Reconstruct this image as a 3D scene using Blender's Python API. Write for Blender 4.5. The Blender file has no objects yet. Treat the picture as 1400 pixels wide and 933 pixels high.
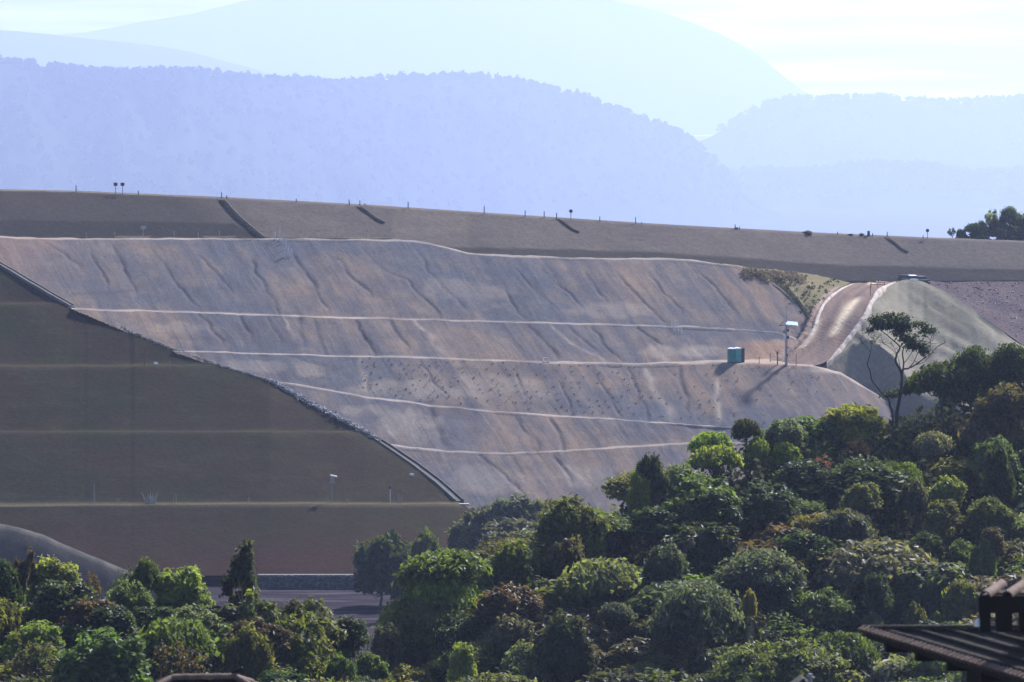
import bpy, bmesh, math, random
import numpy as np
from mathutils import Vector, Matrix
from mathutils.bvhtree import BVHTree

random.seed(7)
rng = np.random.default_rng(11)
SC = bpy.context.scene
COL = SC.collection
F = 7778.0                      # focal length in pixels of the 1400 px wide photograph (200 mm lens)
PITCH = math.radians(3.0)
CP, SP = math.cos(PITCH), math.sin(PITCH)

# ------------------------------------------------------------------ helpers
def kz(v):                       # drop per metre of distance for image row v
    a = (np.asarray(v, float) - 466.5) / F
    return (SP + a * CP) / (CP - a * SP)
def kx(u, v):
    a = (np.asarray(v, float) - 466.5) / F
    return (np.asarray(u, float) - 700.0) / F / (CP - a * SP)
def P(u, v, Y):                  # survey point: picture bearing + distance -> world
    return Vector((float(kx(u, v)) * Y, Y, -float(kz(v)) * Y))
def toUV(p):
    x, y, z = p
    d = y * CP - z * SP
    h = y * SP + z * CP
    return 700 + F * x / d, 466.5 - F * h / d

def lerp(poly, u):
    a = np.array(poly, float)
    return np.interp(u, a[:, 0], a[:, 1])

def tag(o, label=None, cat=None, group=None, kind=None):
    if label: o['label'] = label
    if cat: o['category'] = cat
    if group: o['group'] = group
    if kind: o['kind'] = kind
    return o

def empty(name, loc, label, cat, group=None, rz=0.0):
    o = bpy.data.objects.new(name, None)
    COL.objects.link(o)
    o.location = loc
    o.rotation_euler = (0, 0, rz)
    o.empty_display_size = 0.2
    return tag(o, label, cat, group)

def link(name, me, parent=None):
    o = bpy.data.objects.new(name, me)
    COL.objects.link(o)
    if parent: o.parent = parent
    return o

def mesh_np(name, V, faces, mat=None, smooth=False, attrs=None):
    """V (n,3); faces (m,k) int array"""
    V = np.asarray(V, np.float32); faces = np.asarray(faces, np.int32)
    me = bpy.data.meshes.new(name)
    m, k = faces.shape
    me.vertices.add(len(V)); me.vertices.foreach_set('co', V.ravel())
    me.loops.add(m * k); me.loops.foreach_set('vertex_index', faces.ravel())
    me.polygons.add(m)
    me.polygons.foreach_set('loop_start', np.arange(0, m * k, k, dtype=np.int32))
    me.polygons.foreach_set('loop_total', np.full(m, k, np.int32))
    me.update(calc_edges=True)
    me.polygons.foreach_set('use_smooth', np.full(m, bool(smooth)))
    if attrs:
        for nm, arr in attrs.items():
            at = me.attributes.new(nm, 'FLOAT', 'POINT')
            at.data.foreach_set('value', np.asarray(arr, np.float32).ravel())
    if mat: me.materials.append(mat)
    me.validate()
    return me

class MB:                        # collects simple solids into one mesh
    def __init__(s): s.v = []; s.f = []
    def add(s, vs, fs):
        b = len(s.v); s.v += [tuple(p) for p in vs]; s.f += [tuple(i + b for i in f) for f in fs]
    def box(s, c, size, rz=0.0, top=1.0, rot=None):
        x, y, z = [d / 2 for d in size]
        R = rot if rot is not None else Matrix.Rotation(rz, 3, 'Z')
        vs = []
        for dz, k in ((-z, 1), (z, top)):
            for dx, dy in ((-x, -y), (x, -y), (x, y), (-x, y)):
                vs.append(Vector(c) + R @ Vector((dx * k, dy * k, dz)))
        s.add(vs, [(3, 2, 1, 0), (4, 5, 6, 7), (0, 1, 5, 4), (1, 2, 6, 5), (2, 3, 7, 6), (3, 0, 4, 7)])
    def tube(s, pts, rad, n=7, cap=True):
        pts = [Vector(p) for p in pts]
        if not hasattr(rad, '__len__'): rad = [rad] * len(pts)
        b = len(s.v); t0 = None
        for i, p in enumerate(pts):
            t = (pts[min(i + 1, len(pts) - 1)] - pts[max(i - 1, 0)])
            t = t.normalized() if t.length > 1e-9 else Vector((0, 0, 1))
            ref = Vector((1, 0, 0)) if abs(t.x) < 0.8 else Vector((0, 1, 0))
            a = t.cross(ref).normalized(); c = t.cross(a)
            for k in range(n):
                th = 2 * math.pi * k / n
                s.v.append(tuple(p + (a * math.cos(th) + c * math.sin(th)) * rad[i]))
        for i in range(len(pts) - 1):
            for k in range(n):
                k2 = (k + 1) % n
                s.f.append((b + i * n + k, b + i * n + k2, b + (i + 1) * n + k2, b + (i + 1) * n + k))
        if cap:
            s.f.append(tuple(b + k for k in range(n)))
            e = b + (len(pts) - 1) * n
            s.f.append(tuple(e + k for k in reversed(range(n))))
    def mesh(s, name, mat, smooth=False):
        me = bpy.data.meshes.new(name); me.from_pydata(s.v, [], s.f); me.update()
        if smooth:
            me.polygons.foreach_set('use_smooth', np.ones(len(me.polygons), bool))
        if mat: me.materials.append(mat)
        return me
    def build(s, name, mat, parent=None, smooth=False):
        return link(name, s.mesh(name, mat, smooth), parent)

# value noise -------------------------------------------------------
_PT = rng.random(65536)
def vnoise(x, y, seed=0):
    x = np.asarray(x, float); y = np.asarray(y, float)
    xi = np.floor(x).astype(np.int64); yi = np.floor(y).astype(np.int64)
    fx = x - xi; fy = y - yi
    fx = fx * fx * (3 - 2 * fx); fy = fy * fy * (3 - 2 * fy)
    def h(a, b): return _PT[(a * 7919 + b * 104729 + seed * 1299709) & 65535]
    return (h(xi, yi) * (1 - fx) + h(xi + 1, yi) * fx) * (1 - fy) + (h(xi, yi + 1) * (1 - fx) + h(xi + 1, yi + 1) * fx) * fy
def fbm(x, y, seed=0, oct=4):
    s = 0; a = 1; t = 0
    for i in range(oct):
        s = s + a * (vnoise(x * 2 ** i, y * 2 ** i, seed + i) - 0.5); t += a; a *= 0.5
    return s / t * 2

# material nodes ----------------------------------------------------
class NT:
    def __init__(s, name):
        s.m = bpy.data.materials.new(name); s.m.use_nodes = True
        s.t = s.m.node_tree; s.t.nodes.clear()
    def n(s, typ, ins=None, **props):
        nd = s.t.nodes.new(typ)
        for k, v in props.items(): setattr(nd, k, v)
        for k, v in (ins or {}).items():
            sock = nd.inputs[k]
            if isinstance(v, bpy.types.NodeSocket): s.t.links.new(v, sock)
            elif hasattr(v, '__len__') and len(v) == 3 and sock.type == 'RGBA': sock.default_value = (*v, 1)
            else: sock.default_value = v
        return nd
    def attr(s, name): return s.n('ShaderNodeAttribute', attribute_name=name).outputs['Fac']
    def coord(s, scale=(1, 1, 1), rot=(0, 0, 0)):
        tc = s.n('ShaderNodeTexCoord')
        return s.n('ShaderNodeMapping', {'Vector': tc.outputs['Object'], 'Scale': scale, 'Rotation': rot}).outputs[0]
    def noise(s, vec, scale, detail=4, rough=0.55, dist=0.0):
        return s.n('ShaderNodeTexNoise', {'Vector': vec, 'Scale': scale, 'Detail': detail, 'Roughness': rough, 'Distortion': dist}).outputs['Fac']
    def ramp(s, fac, a, b):
        return s.n('ShaderNodeMapRange', {'Value': fac, 'From Min': a, 'From Max': b}).outputs[0]
    def mix(s, fac, a, b, blend='MIX'):
        nd = s.n('ShaderNodeMix', data_type='RGBA', blend_type=blend)
        for sock, v in ((nd.inputs[0], fac), (nd.inputs[6], a), (nd.inputs[7], b)):
            if isinstance(v, bpy.types.NodeSocket): s.t.links.new(v, sock)
            elif hasattr(v, '__len__'): sock.default_value = (*v, 1)
            else: sock.default_value = v
        return nd.outputs[2]
    def math(s, op, a, b=0.0):
        return s.n('ShaderNodeMath', {0: a, 1: b}, operation=op).outputs[0]
    def out(s, col, rough=0.9, bump=None, strength=0.5, dist=0.1, spec=0.2, metal=0.0):
        b = s.n('ShaderNodeBsdfPrincipled', {'Base Color': col, 'Roughness': rough, 'Specular IOR Level': spec, 'Metallic': metal})
        if bump is not None:
            bp = s.n('ShaderNodeBump', {'Height': bump, 'Strength': strength, 'Distance': dist})
            s.t.links.new(bp.outputs[0], b.inputs['Normal'])
        o = s.n('ShaderNodeOutputMaterial'); s.t.links.new(b.outputs[0], o.inputs[0])
        return s.m

def simple(name, col, rough=0.7, metal=0.0, var=0.25, scale=3.0, spec=0.3):
    t = NT(name); v = t.coord()
    n = t.noise(v, scale, 5)
    c = t.mix(t.ramp(n, 0.3, 0.7), tuple(x * (1 - var) for x in col), tuple(min(1, x * (1 + var)) for x in col))
    return t.out(c, rough, metal=metal, spec=spec)

M = {}
def soil_material():
    t = NT('bare_soil')
    v = t.coord()
    sep = t.n('ShaderNodeSeparateXYZ', {0: v})
    sx = t.math('MULTIPLY_ADD', sep.outputs[2], 0.75); t.t.nodes[-1].inputs[2].default_value = 0
    st = t.math('ADD', sep.outputs[0], sx)
    warp = t.noise(v, 0.09, 3)
    st2 = t.math('ADD', st, t.math('MULTIPLY', warp, 3.0))
    sv = t.n('ShaderNodeCombineXYZ', {0: st2, 1: t.math('MULTIPLY', sep.outputs[2], 0.11), 2: 0.0}).outputs[0]
    s1 = t.noise(sv, 0.30, 5, 0.6)
    s2 = t.noise(sv, 1.5, 4, 0.65)
    big = t.noise(v, 0.045, 4, 0.6)
    med = t.noise(v, 0.22, 5, 0.6)
    fine = t.noise(v, 2.2, 5, 0.7)
    tan = (0.208, 0.160, 0.134); grey = (0.102, 0.107, 0.130); rust = (0.180, 0.130, 0.108)
    c = t.mix(t.ramp(t.math('ADD', t.math('MULTIPLY', big, 0.6), t.math('MULTIPLY', med, 0.4)), 0.42, 0.58), tan, grey)
    c = t.mix(t.math('MULTIPLY', t.ramp(med, 0.5, 0.75), 0.55), c, rust)
    c = t.mix(t.math('MULTIPLY', t.ramp(s1, 0.46, 0.66), 0.85), c, (0.098, 0.097, 0.118))
    c = t.mix(t.math('MULTIPLY', t.ramp(s2, 0.58, 0.8), 0.35), c, (0.31, 0.255, 0.215))
    c = t.mix(t.math('MULTIPLY', t.attr('wet'), 0.8), c, (0.085, 0.080, 0.095))
    c = t.mix(t.math('MULTIPLY', t.attr('pale'), 0.8), c, (0.36, 0.30, 0.25))
    c = t.mix(t.math('MULTIPLY', t.attr('red'), 0.8), c, (0.30, 0.195, 0.14))
    c = t.mix(t.math('MULTIPLY', t.attr('berm'), 0.75), c, (0.30, 0.255, 0.225))
    c = t.mix(t.ramp(fine, 0.25, 0.8), t.mix(1.0, c, (0.72, 0.72, 0.72), 'MULTIPLY'), t.mix(1.0, c, (1.18, 1.18, 1.18), 'MULTIPLY'))
    h = t.math('ADD', t.math('MULTIPLY', s2, 0.35), t.math('MULTIPLY', fine, 0.16))
    h = t.math('ADD', h, t.math('MULTIPLY', s1, 0.5))
    return t.out(c, 1.0, h, 0.35, 0.7, 0.0)
M['soil'] = soil_material()

def turf_material(name, a, b, cdry, stretch=(0.05, 0.05, 0.5), band=None, line=(0.13, 0.11, 0.07)):
    t = NT(name)
    v = t.coord(); vs = t.coord(stretch)
    n1 = t.noise(v, 0.05, 5, 0.65); n2 = t.noise(vs, 1.6, 5, 0.65); n3 = t.noise(v, 1.4, 5, 0.7); n4 = t.noise(v, 0.16, 5, 0.65)
    c = t.mix(t.ramp(n1, 0.38, 0.62), a, b)
    c = t.mix(t.math('MULTIPLY', t.ramp(n4, 0.52, 0.72), 0.55), c, cdry)
    c = t.mix(t.math('MULTIPLY', t.ramp(n2, 0.5, 0.78), 0.55), c, cdry)
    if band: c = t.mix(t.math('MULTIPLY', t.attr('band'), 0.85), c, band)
    c = t.mix(t.math('MULTIPLY', t.attr('berm'), 0.8), c, line)
    c = t.mix(t.ramp(n3, 0.25, 0.75), t.mix(1.0, c, (0.76, 0.76, 0.76), 'MULTIPLY'), t.mix(1.0, c, (1.22, 1.22, 1.22), 'MULTIPLY'))
    return t.out(c, 0.95, t.math('ADD', n3, t.math('MULTIPLY', n4, 1.5)), 0.3, 0.4, 0.0)
M['turf'] = turf_material('dark_turf', (0.027, 0.028, 0.018), (0.035, 0.026, 0.022), (0.044, 0.042, 0.026), band=(0.046, 0.026, 0.022))
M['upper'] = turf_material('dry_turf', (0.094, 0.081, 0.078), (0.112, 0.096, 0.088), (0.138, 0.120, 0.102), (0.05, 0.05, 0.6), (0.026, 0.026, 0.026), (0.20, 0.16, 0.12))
M['spur'] = turf_material('pale_turf', (0.190, 0.172, 0.142), (0.160, 0.152, 0.122), (0.235, 0.208, 0.170), (0.25, 0.25, 0.25), (0.075, 0.08, 0.06))
M['ravine'] = turf_material('ravine_turf', (0.13, 0.125, 0.07), (0.15, 0.125, 0.08), (0.22, 0.17, 0.11), (0.3, 0.3, 0.3))
M['bank'] = turf_material('grey_bank', (0.013, 0.014, 0.020), (0.017, 0.018, 0.024), (0.024, 0.024, 0.026), (0.2, 0.2, 0.2), None, (0.11, 0.105, 0.09))

def stony_material():
    t = NT('stony_ground'); v = t.coord()
    n1 = t.noise(v, 0.12, 5, 0.6); n2 = t.noise(v, 1.2, 6, 0.75)
    vo = t.n('ShaderNodeTexVoronoi', {'Vector': v, 'Scale': 0.9})
    c = t.mix(t.ramp(n1, 0.35, 0.65), (0.100, 0.080, 0.095), (0.135, 0.105, 0.105))
    c = t.mix(t.math('MULTIPLY', t.ramp(n2, 0.5, 0.75), 0.6), c, (0.20, 0.17, 0.175))
    c = t.mix(t.math('MULTIPLY', t.ramp(vo.outputs['Distance'], 0.35, 0.0), 0.4), c, (0.10, 0.09, 0.10))
    return t.out(c, 1.0, n2, 0.9, 0.9, 0.0)
M['stony'] = stony_material()

def road_material():
    t = NT('dirt_road'); v = t.coord()
    n1 = t.noise(t.coord((1.2, 0.15, 0.15)), 0.7, 5, 0.6); n2 = t.noise(v, 1.6, 5, 0.7)
    c = t.mix(t.ramp(n1, 0.35, 0.65), (0.215, 0.150, 0.122), (0.150, 0.118, 0.112))
    c = t.mix(t.math('MULTIPLY', t.ramp(n2, 0.55, 0.75), 0.45), c, (0.31, 0.24, 0.195))
    c = t.mix(t.math('MULTIPLY', t.attr('rut'), 0.5), c, (0.15, 0.115, 0.10))
    pt = t.math('MULTIPLY', t.attr('lime'), t.ramp(t.noise(v, 0.9, 5, 0.7), 0.30, 0.42))
    c = t.mix(pt, c, (0.60, 0.49, 0.36))
    return t.out(c, 1.0, n2, 0.6, 0.5, 0.0)
M['road'] = road_material()

def ground_material():
    t = NT('valley_ground'); v = t.coord()
    n1 = t.noise(v, 0.05, 5, 0.6); n2 = t.noise(v, 0.9, 5, 0.7); n3 = t.noise(t.coord((0.05, 0.4, 1)), 1.0, 5, 0.6)
    veg = t.mix(t.ramp(n2, 0.3, 0.7), (0.016, 0.02, 0.010), (0.045, 0.042, 0.02))
    flo = t.mix(t.ramp(n1, 0.4, 0.6), (0.026, 0.022, 0.030), (0.036, 0.030, 0.038))
    flo = t.mix(t.math('MULTIPLY', t.ramp(n3, 0.5, 0.7), 0.8), flo, (0.10, 0.088, 0.105))
    c = t.mix(t.attr('floor'), veg, flo)
    return t.out(c, 1.0, n2, 0.6, 0.6, 0.0)
M['ground'] = ground_material()

def leaf_material(name='foliage'):
    t = NT(name)
    oi = t.n('ShaderNodeObjectInfo')
    tone = t.attr('tone')
    vf = t.math('ADD', 0.5, t.math('MULTIPLY', tone, 1.0))
    c = t.mix(1.0, oi.outputs['Color'], t.n('ShaderNodeCombineColor', {0: vf, 1: vf, 2: vf}).outputs[0], 'MULTIPLY')
    c2 = t.mix(t.math('MULTIPLY', t.ramp(tone, 0.62, 1.0), 0.4), c, t.mix(1.0, c, (1.5, 1.2, 0.7), 'MULTIPLY'))
    b = t.n('ShaderNodeBsdfPrincipled', {'Base Color': c2, 'Roughness': 0.55, 'Specular IOR Level': 0.22})
    tr = t.n('ShaderNodeBsdfTranslucent', {'Color': t.mix(1.0, c2, (1.5, 1.5, 0.65), 'MULTIPLY')})
    mx = t.n('ShaderNodeMixShader', {0: 0.5, 1: b.outputs[0], 2: tr.outputs[0]})
    o = t.n('ShaderNodeOutputMaterial'); t.t.links.new(mx.outputs[0], o.inputs[0])
    return t.m
M['leaf'] = leaf_material()
def stuff_leaf(name, a, b):
    t = NT(name); tone = t.attr('tone')
    c = t.mix(tone, a, b)
    d = t.n('ShaderNodeBsdfDiffuse', {'Color': c}); tr = t.n('ShaderNodeBsdfTranslucent', {'Color': c})
    mx = t.n('ShaderNodeMixShader', {0: 0.3, 1: d.outputs[0], 2: tr.outputs[0]})
    o = t.n('ShaderNodeOutputMaterial'); t.t.links.new(mx.outputs[0], o.inputs[0]); return t.m
M['bark'] = simple('bark', (0.075, 0.062, 0.052), 0.9, scale=1.5, var=0.35)
M['pale_bark'] = simple('pale_bark', (0.26, 0.23, 0.20), 0.85, scale=1.2, var=0.3)
M['dark_bark'] = simple('dark_bark', (0.03, 0.028, 0.03), 0.9, scale=1.2, var=0.3)
M['white'] = simple('white_paint', (0.72, 0.72, 0.72), 0.5, var=0.1)
M['pvc'] = simple('white_pipe', (0.62, 0.62, 0.64), 0.5, var=0.1)
M['darkmetal'] = simple('dark_metal', (0.05, 0.05, 0.06), 0.6, var=0.2)
M['wood'] = simple('weathered_post', (0.10, 0.085, 0.075), 0.85, var=0.3)
M['greypost'] = simple('grey_post', (0.30, 0.29, 0.30), 0.7, var=0.2)
M['concrete'] = simple('concrete', (0.30, 0.29, 0.28), 0.9, var=0.25, scale=0.8)
M['damp_concrete'] = simple('damp_concrete', (0.055, 0.052, 0.058), 0.9, var=0.3, scale=0.8)
M['rock'] = simple('pale_rock', (0.23, 0.225, 0.235), 0.9, var=0.4, scale=1.1)
M['gabion'] = simple('grey_rock', (0.085, 0.088, 0.10), 0.9, var=0.5, scale=2.0)
M['coping'] = simple('weathered_coping', (0.12, 0.115, 0.115), 0.9, var=0.3)
M['teal'] = simple('teal_plastic', (0.030, 0.20, 0.20), 0.45, var=0.12)
M['teal_light'] = simple('pale_teal_plastic', (0.10, 0.36, 0.36), 0.45, var=0.1)
M['brownp'] = simple('brown_plastic', (0.10, 0.055, 0.045), 0.6, var=0.15)
M['panel'] = simple('solar_panel_glass', (0.42, 0.52, 0.60), 0.12, var=0.05, spec=0.8)
M['orange'] = simple('orange_paint', (0.34, 0.10, 0.05), 0.6, var=0.2)
M['tile'] = simple('clay_tile', (0.13, 0.085, 0.068), 0.85, var=0.4, scale=4.0)
M['tile_dark'] = simple('dark_clay_tile', (0.020, 0.015, 0.013), 0.95, var=0.5, scale=5.0)  # darker clay colour for the roof slopes
M['timber'] = simple('dark_timber', (0.016, 0.012, 0.010), 0.9, var=0.3)
M['glass'] = simple('car_glass', (0.02, 0.025, 0.03), 0.1, var=0.05, spec=0.8)
M['blue'] = simple('dark_blue_paint', (0.02, 0.025, 0.06), 0.3, var=0.1)
M['tyre'] = simple('tyre_rubber', (0.02, 0.02, 0.02), 0.9, var=0.1)
M['feather'] = simple('black_feathers', (0.006, 0.006, 0.007), 0.6, var=0.2)
M['windrow'] = simple('earth_windrow', (0.17, 0.115, 0.095), 0.95, var=0.35, scale=0.8)
M['windrow_pale'] = simple('pale_windrow', (0.33, 0.28, 0.25), 0.95, var=0.35, scale=0.8)

# ------------------------------------------------------------------ lofted terrain
SURF = []                        # (verts, faces) for the ray lookup
def grid_faces(nc, nr):
    i, j = np.meshgrid(np.arange(nc - 1), np.arange(nr - 1), indexing='ij')
    a = (i * nr + j).ravel()
    return np.stack([a, a + nr, a + nr + 1, a + 1], 1)
def surface(name, G, mat, attrs=None, lookup=True, kind='structure', keep=None):
    """G (ncols, nrows, 3)"""
    nc, nr, _ = G.shape
    f = grid_faces(nc, nr)
    V = G.reshape(-1, 3)
    if keep is not None: f = f[keep.reshape(-1)[f].any(1)]
    me = mesh_np(name, V, f, mat, True, {k: a.reshape(-1) for k, a in (attrs or {}).items()})
    o = link(name, me); o['kind'] = kind
    if lookup: SURF.append((V, f))
    return o
def seg(a, b, n, first=False):
    t = np.linspace(0, 1, n + 1)
    return t if first else t[1:]

# ---- the bare terraced slope
K0 = [(-140, 322), (0, 325), (70, 327), (380, 327), (540, 329), (565, 330), (590, 334), (640, 347), (700, 351), (830, 355), (900, 354), (960, 358), (1010, 365), (1045, 378), (1065, 394), (1085, 412), (1105, 438), (1116, 475), (1135, 506), (1300, 620)]
K1 = [(-140, 410), (0, 417), (120, 424), (300, 429), (500, 436), (700, 440.5), (900, 446), (1000, 450), (1060, 455), (1085, 463), (1105, 478), (1116, 492), (1135, 507), (1300, 620)]
K2 = [(-140, 468), (0, 473), (200, 480), (340, 484), (500, 488), (700, 494.5), (870, 498.5), (1000, 496), (1060, 497), (1110, 501), (1150, 513), (1200, 541), (1300, 621)]
K3 = [(-140, 508), (200, 514), (390, 524), (440, 532), (500, 543), (600, 556), (700, 565), (800, 571.5), (900, 578), (960, 583), (1050, 588), (1150, 592), (1200, 600), (1300, 640)]
K4 = [(-140, 580), (300, 592), (500, 603), (560, 613), (620, 618.5), (700, 620), (800, 615.5), (900, 608.5), (960, 605), (1050, 606), (1200, 620), (1300, 650)]
K5 = [(-140, 690), (700, 690), (1300, 700)]
S = 0.5
GUL = [  # (points, half width px, kind)
 ([(60, 331), (110, 365)], 3, 'w'), ([(124, 347), (134, 364), (148, 388)], 3, 'w'), ([(154, 337), (168, 364), (187, 398)], 4, 'w'),
 ([(205, 338), (228, 364), (245, 391), (262, 411), (277, 426)], 3.5, 'w'), ([(275, 350), (296, 371), (318, 402)], 3, 'w'),
 ([(343, 355), (356, 381), (369, 405), (381, 427)], 3.5, 'w'), ([(403, 345), (420, 374), (436, 405), (449, 422)], 4, 'w'),
 ([(462, 352), (476, 375), (506, 400)], 4, 'w'), ([(497, 338), (524, 369), (554, 383), (574, 401), (602, 432)], 3, 'w'),
 ([(578, 358), (604, 391), (628, 415), (647, 436)], 3, 'w'), ([(690, 398), (708, 425), (724, 440)], 3, 'w'),
 ([(702, 365), (729, 394), (749, 411), (772, 430)], 2.5, 'w'), ([(739, 365), (769, 391), (798, 420)], 3, 'w'),
 ([(796, 372), (816, 394), (829, 408)], 2.5, 'w'), ([(839, 368), (863, 398), (890, 421), (912, 442)], 3, 'w'),
 ([(888, 378), (910, 401), (932, 423)], 2.5, 'w'), ([(960, 375), (985, 400), (1010, 430)], 3, 'w'),
 ([(487, 437), (500, 465), (511, 486)], 4, 'w'), ([(534, 438), (556, 475)], 4, 'w'), ([(568, 438), (588, 460), (607, 485)], 4, 'p'),
 ([(722, 442), (745, 468), (761, 486)], 5, 'w'), ([(752, 445), (782, 470), (824, 490)], 2.6, 'p'), ([(776, 446), (799, 466), (828, 488)], 5, 'w'),
 ([(806, 446), (829, 472), (848, 491)], 3, 'w'), ([(272, 428), (289, 452), (303, 466)], 4, 'w'), ([(327, 430), (340, 458)], 4, 'w'),
 ([(367, 434), (384, 466)], 3, 'w'), ([(389, 433), (400, 462)], 2, 'p'), ([(408, 434), (417, 468)], 6, 'w'), ([(430, 436), (445, 478)], 4, 'w'),
 ([(809, 500), (826, 529), (848, 568)], 3, 'w'), ([(765, 522), (784, 566)], 2.5, 'w'), ([(880, 500), (900, 535), (919, 570)], 6, 'p'),
 ([(858, 500), (876, 545), (888, 572)], 3, 'w'), ([(930, 500), (942, 560)], 5, 'w'), ([(700, 500), (722, 545)], 2, 'w'), ([(575, 495), (590, 520), (622, 552)], 2.5, 'w'),
 ([(492, 492), (499, 520), (502, 543)], 5, 'p'), ([(980, 512), (985, 575)], 4, 'p'),
 ([(705, 567), (735, 609)], 4, 'w'), ([(749, 570), (774, 616)], 4, 'w'), ([(586, 556), (598, 585), (610, 614)], 8, 'w'), ([(560, 556), (572, 600)], 8, 'p'),
 ([(655, 620), (688, 651), (717, 674)], 4, 'w'), ([(755, 622), (785, 658)], 5, 'w'), ([(770, 632), (806, 662)], 6, 'p'), ([(700, 622), (716, 650)], 3, 'w'),
 ([(890, 470), (915, 495)], 6, 'p'), ([(940, 470), (965, 490)], 4, 'p'), ([(860, 440), (905, 470)], 2, 'w')]

ucol = np.concatenate([np.arange(-600, -10, 10.0), np.arange(-10, 1216, 2.0), np.arange(1218, 1260, 4.0)])
v0, v1, v2, v3, v4, v5 = [lerp(k, ucol) for k in (K0, K1, K2, K3, K4, K5)]
xg = (ucol - 700) / F * 880
_n = np.clip((ucol - 1060) / 140, 0, 1); Y2 = 880 + 0.30 * xg
_q = np.clip((ucol - 700) / 370, 0, 1); w2 = 2.5 + 6.5 * _q * _q * (3 - 2 * _q)
w1, w3, w4 = 2.3, 1.8, 2.2
k0, k1, k2, k3, k4, k5 = [kz(v) for v in (v0, v1, v2, v3, v4, v5)]
def up(Yp, zp, k, s=S): Y = (s * Yp - zp) / (s + k); return Y, -k * Y
def down(Yp, zp, k, w, s=S):      # inner edge of the next berm below
    Yi = (-zp + s * Yp + k * w) / (s + k); return Yi, zp - s * (Yp - Yi)
z2 = -k2 * Y2
Y1, z1 = up(Y2 + w2, z2, k1); Y0, z0 = up(Y1 + w1, z1, k0)
z1 = np.maximum(z1, z2); z0 = np.maximum(z0, z1)
Y3, z3 = down(Y2, z2, k3, w3); Y4, z4 = down(Y3 - w3, z3, k4, w4); Y5, z5 = down(Y4 - w4, z4, k5, 0.0)
keys = [(Y5 - 10, z5 - 6, 4, 0), (Y5, z5, 44, 0), (Y4 - w4, z4, 3, 1), (Y4, z4, 38, 0), (Y3 - w3, z3, 3, 1), (Y3, z3, 44, 0), (Y2, z2, 4, 1), (Y2 + w2, z2 + 0.04, 40, 0),
        (Y1, z1, 3, 1), (Y1 + w1, z1 + 0.03, 64, 0), (Y0, z0, 4, 1), (Y0 + 3.2, z0 + 0.05, 4, 0), (Y0 + 22, z0 - 9, 1, 0)]
rowsY, rowsZ, isb = [], [], []
for (a, b) in zip(keys[:-1], keys[1:]):
    n = a[2]
    for t in np.linspace(0, 1, n + 1)[:-1]:
        rowsY.append(a[0] * (1 - t) + b[0] * t); rowsZ.append(a[1] * (1 - t) + b[1] * t)
        isb.append(a[3] if 0 <= t else 0)
rowsY.append(keys[-1][0]); rowsZ.append(keys[-1][1]); isb.append(0)
BY = np.stack(rowsY, 1); BZ = np.stack(rowsZ, 1)
nr = BY.shape[1]
bermA = np.tile(np.array(isb, float), (len(ucol), 1))
BX = kx(ucol, 450)[:, None] * BY
d_ = BY * CP - BZ * SP
PV = 466.5 - F * (BY * SP + BZ * CP) / d_
PU = np.repeat(ucol[:, None], nr, 1)
wet = np.zeros_like(BY); pale = np.zeros_like(BY); dig = np.zeros_like(BY)
for pts, hw, kd in GUL:
    a = np.array(pts, float)
    ul = np.interp(PV, a[:, 1], a[:, 0]) + 5.0 * fbm(PV * 0.07, PV * 0 + a[0, 0], 3, 4)
    lo, hi = a[0, 1], a[-1, 1]
    win = np.clip((PV - lo + 4) / 8, 0, 1) * np.clip((hi - PV + 10) / 16, 0, 1)
    dd = PU - ul
    along = np.clip((PV - lo) / max(hi - lo, 1), 0, 1); wd = hw * (0.6 + 1.3 * along * vnoise(PV * 0.05, PV * 0 + a[0, 0], 13) + 0.3 * along)
    g = np.exp(-np.abs(dd / wd) ** 1.6) * win
    rough = (0.35 + 0.9 * vnoise(PU * 0.12, PV * 0.07, 9)) * (1.0 - 0.35 * along)
    if kd == 'w':
        wet = np.maximum(wet, g * rough); dig = np.maximum(dig, (0.15 + 0.85 * vnoise(PV * 0.06, PV * 0 + a[0, 0] * 3.1, 19)) * np.exp(-(dd / (hw * 0.6)) ** 2) * win)
        # lighter spill on the up-slope side
    else:
        pale = np.maximum(pale, g * rough); dig = np.maximum(dig, 0.2 * g)
# contour crack / slump scarps
for (pts, amp) in [([(97, 403), (150, 402), (187, 396)], 0.6), ([(672, 410), (700, 412)], 0.5),
                   ([(230, 462), (300, 466), (330, 462)], 0.5), ([(690, 512), (720, 517), (770, 515)], 0.6), ([(640, 700), (700, 712)], 0.5)]:
    a = np.array(pts, float); vl = np.interp(PU, a[:, 0], a[:, 1]); win = ((PU > a[0, 0]) & (PU < a[-1, 0]))
    wet = np.maximum(wet, amp * np.exp(-((PV - vl) / 2.5) ** 2) * win)
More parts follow.
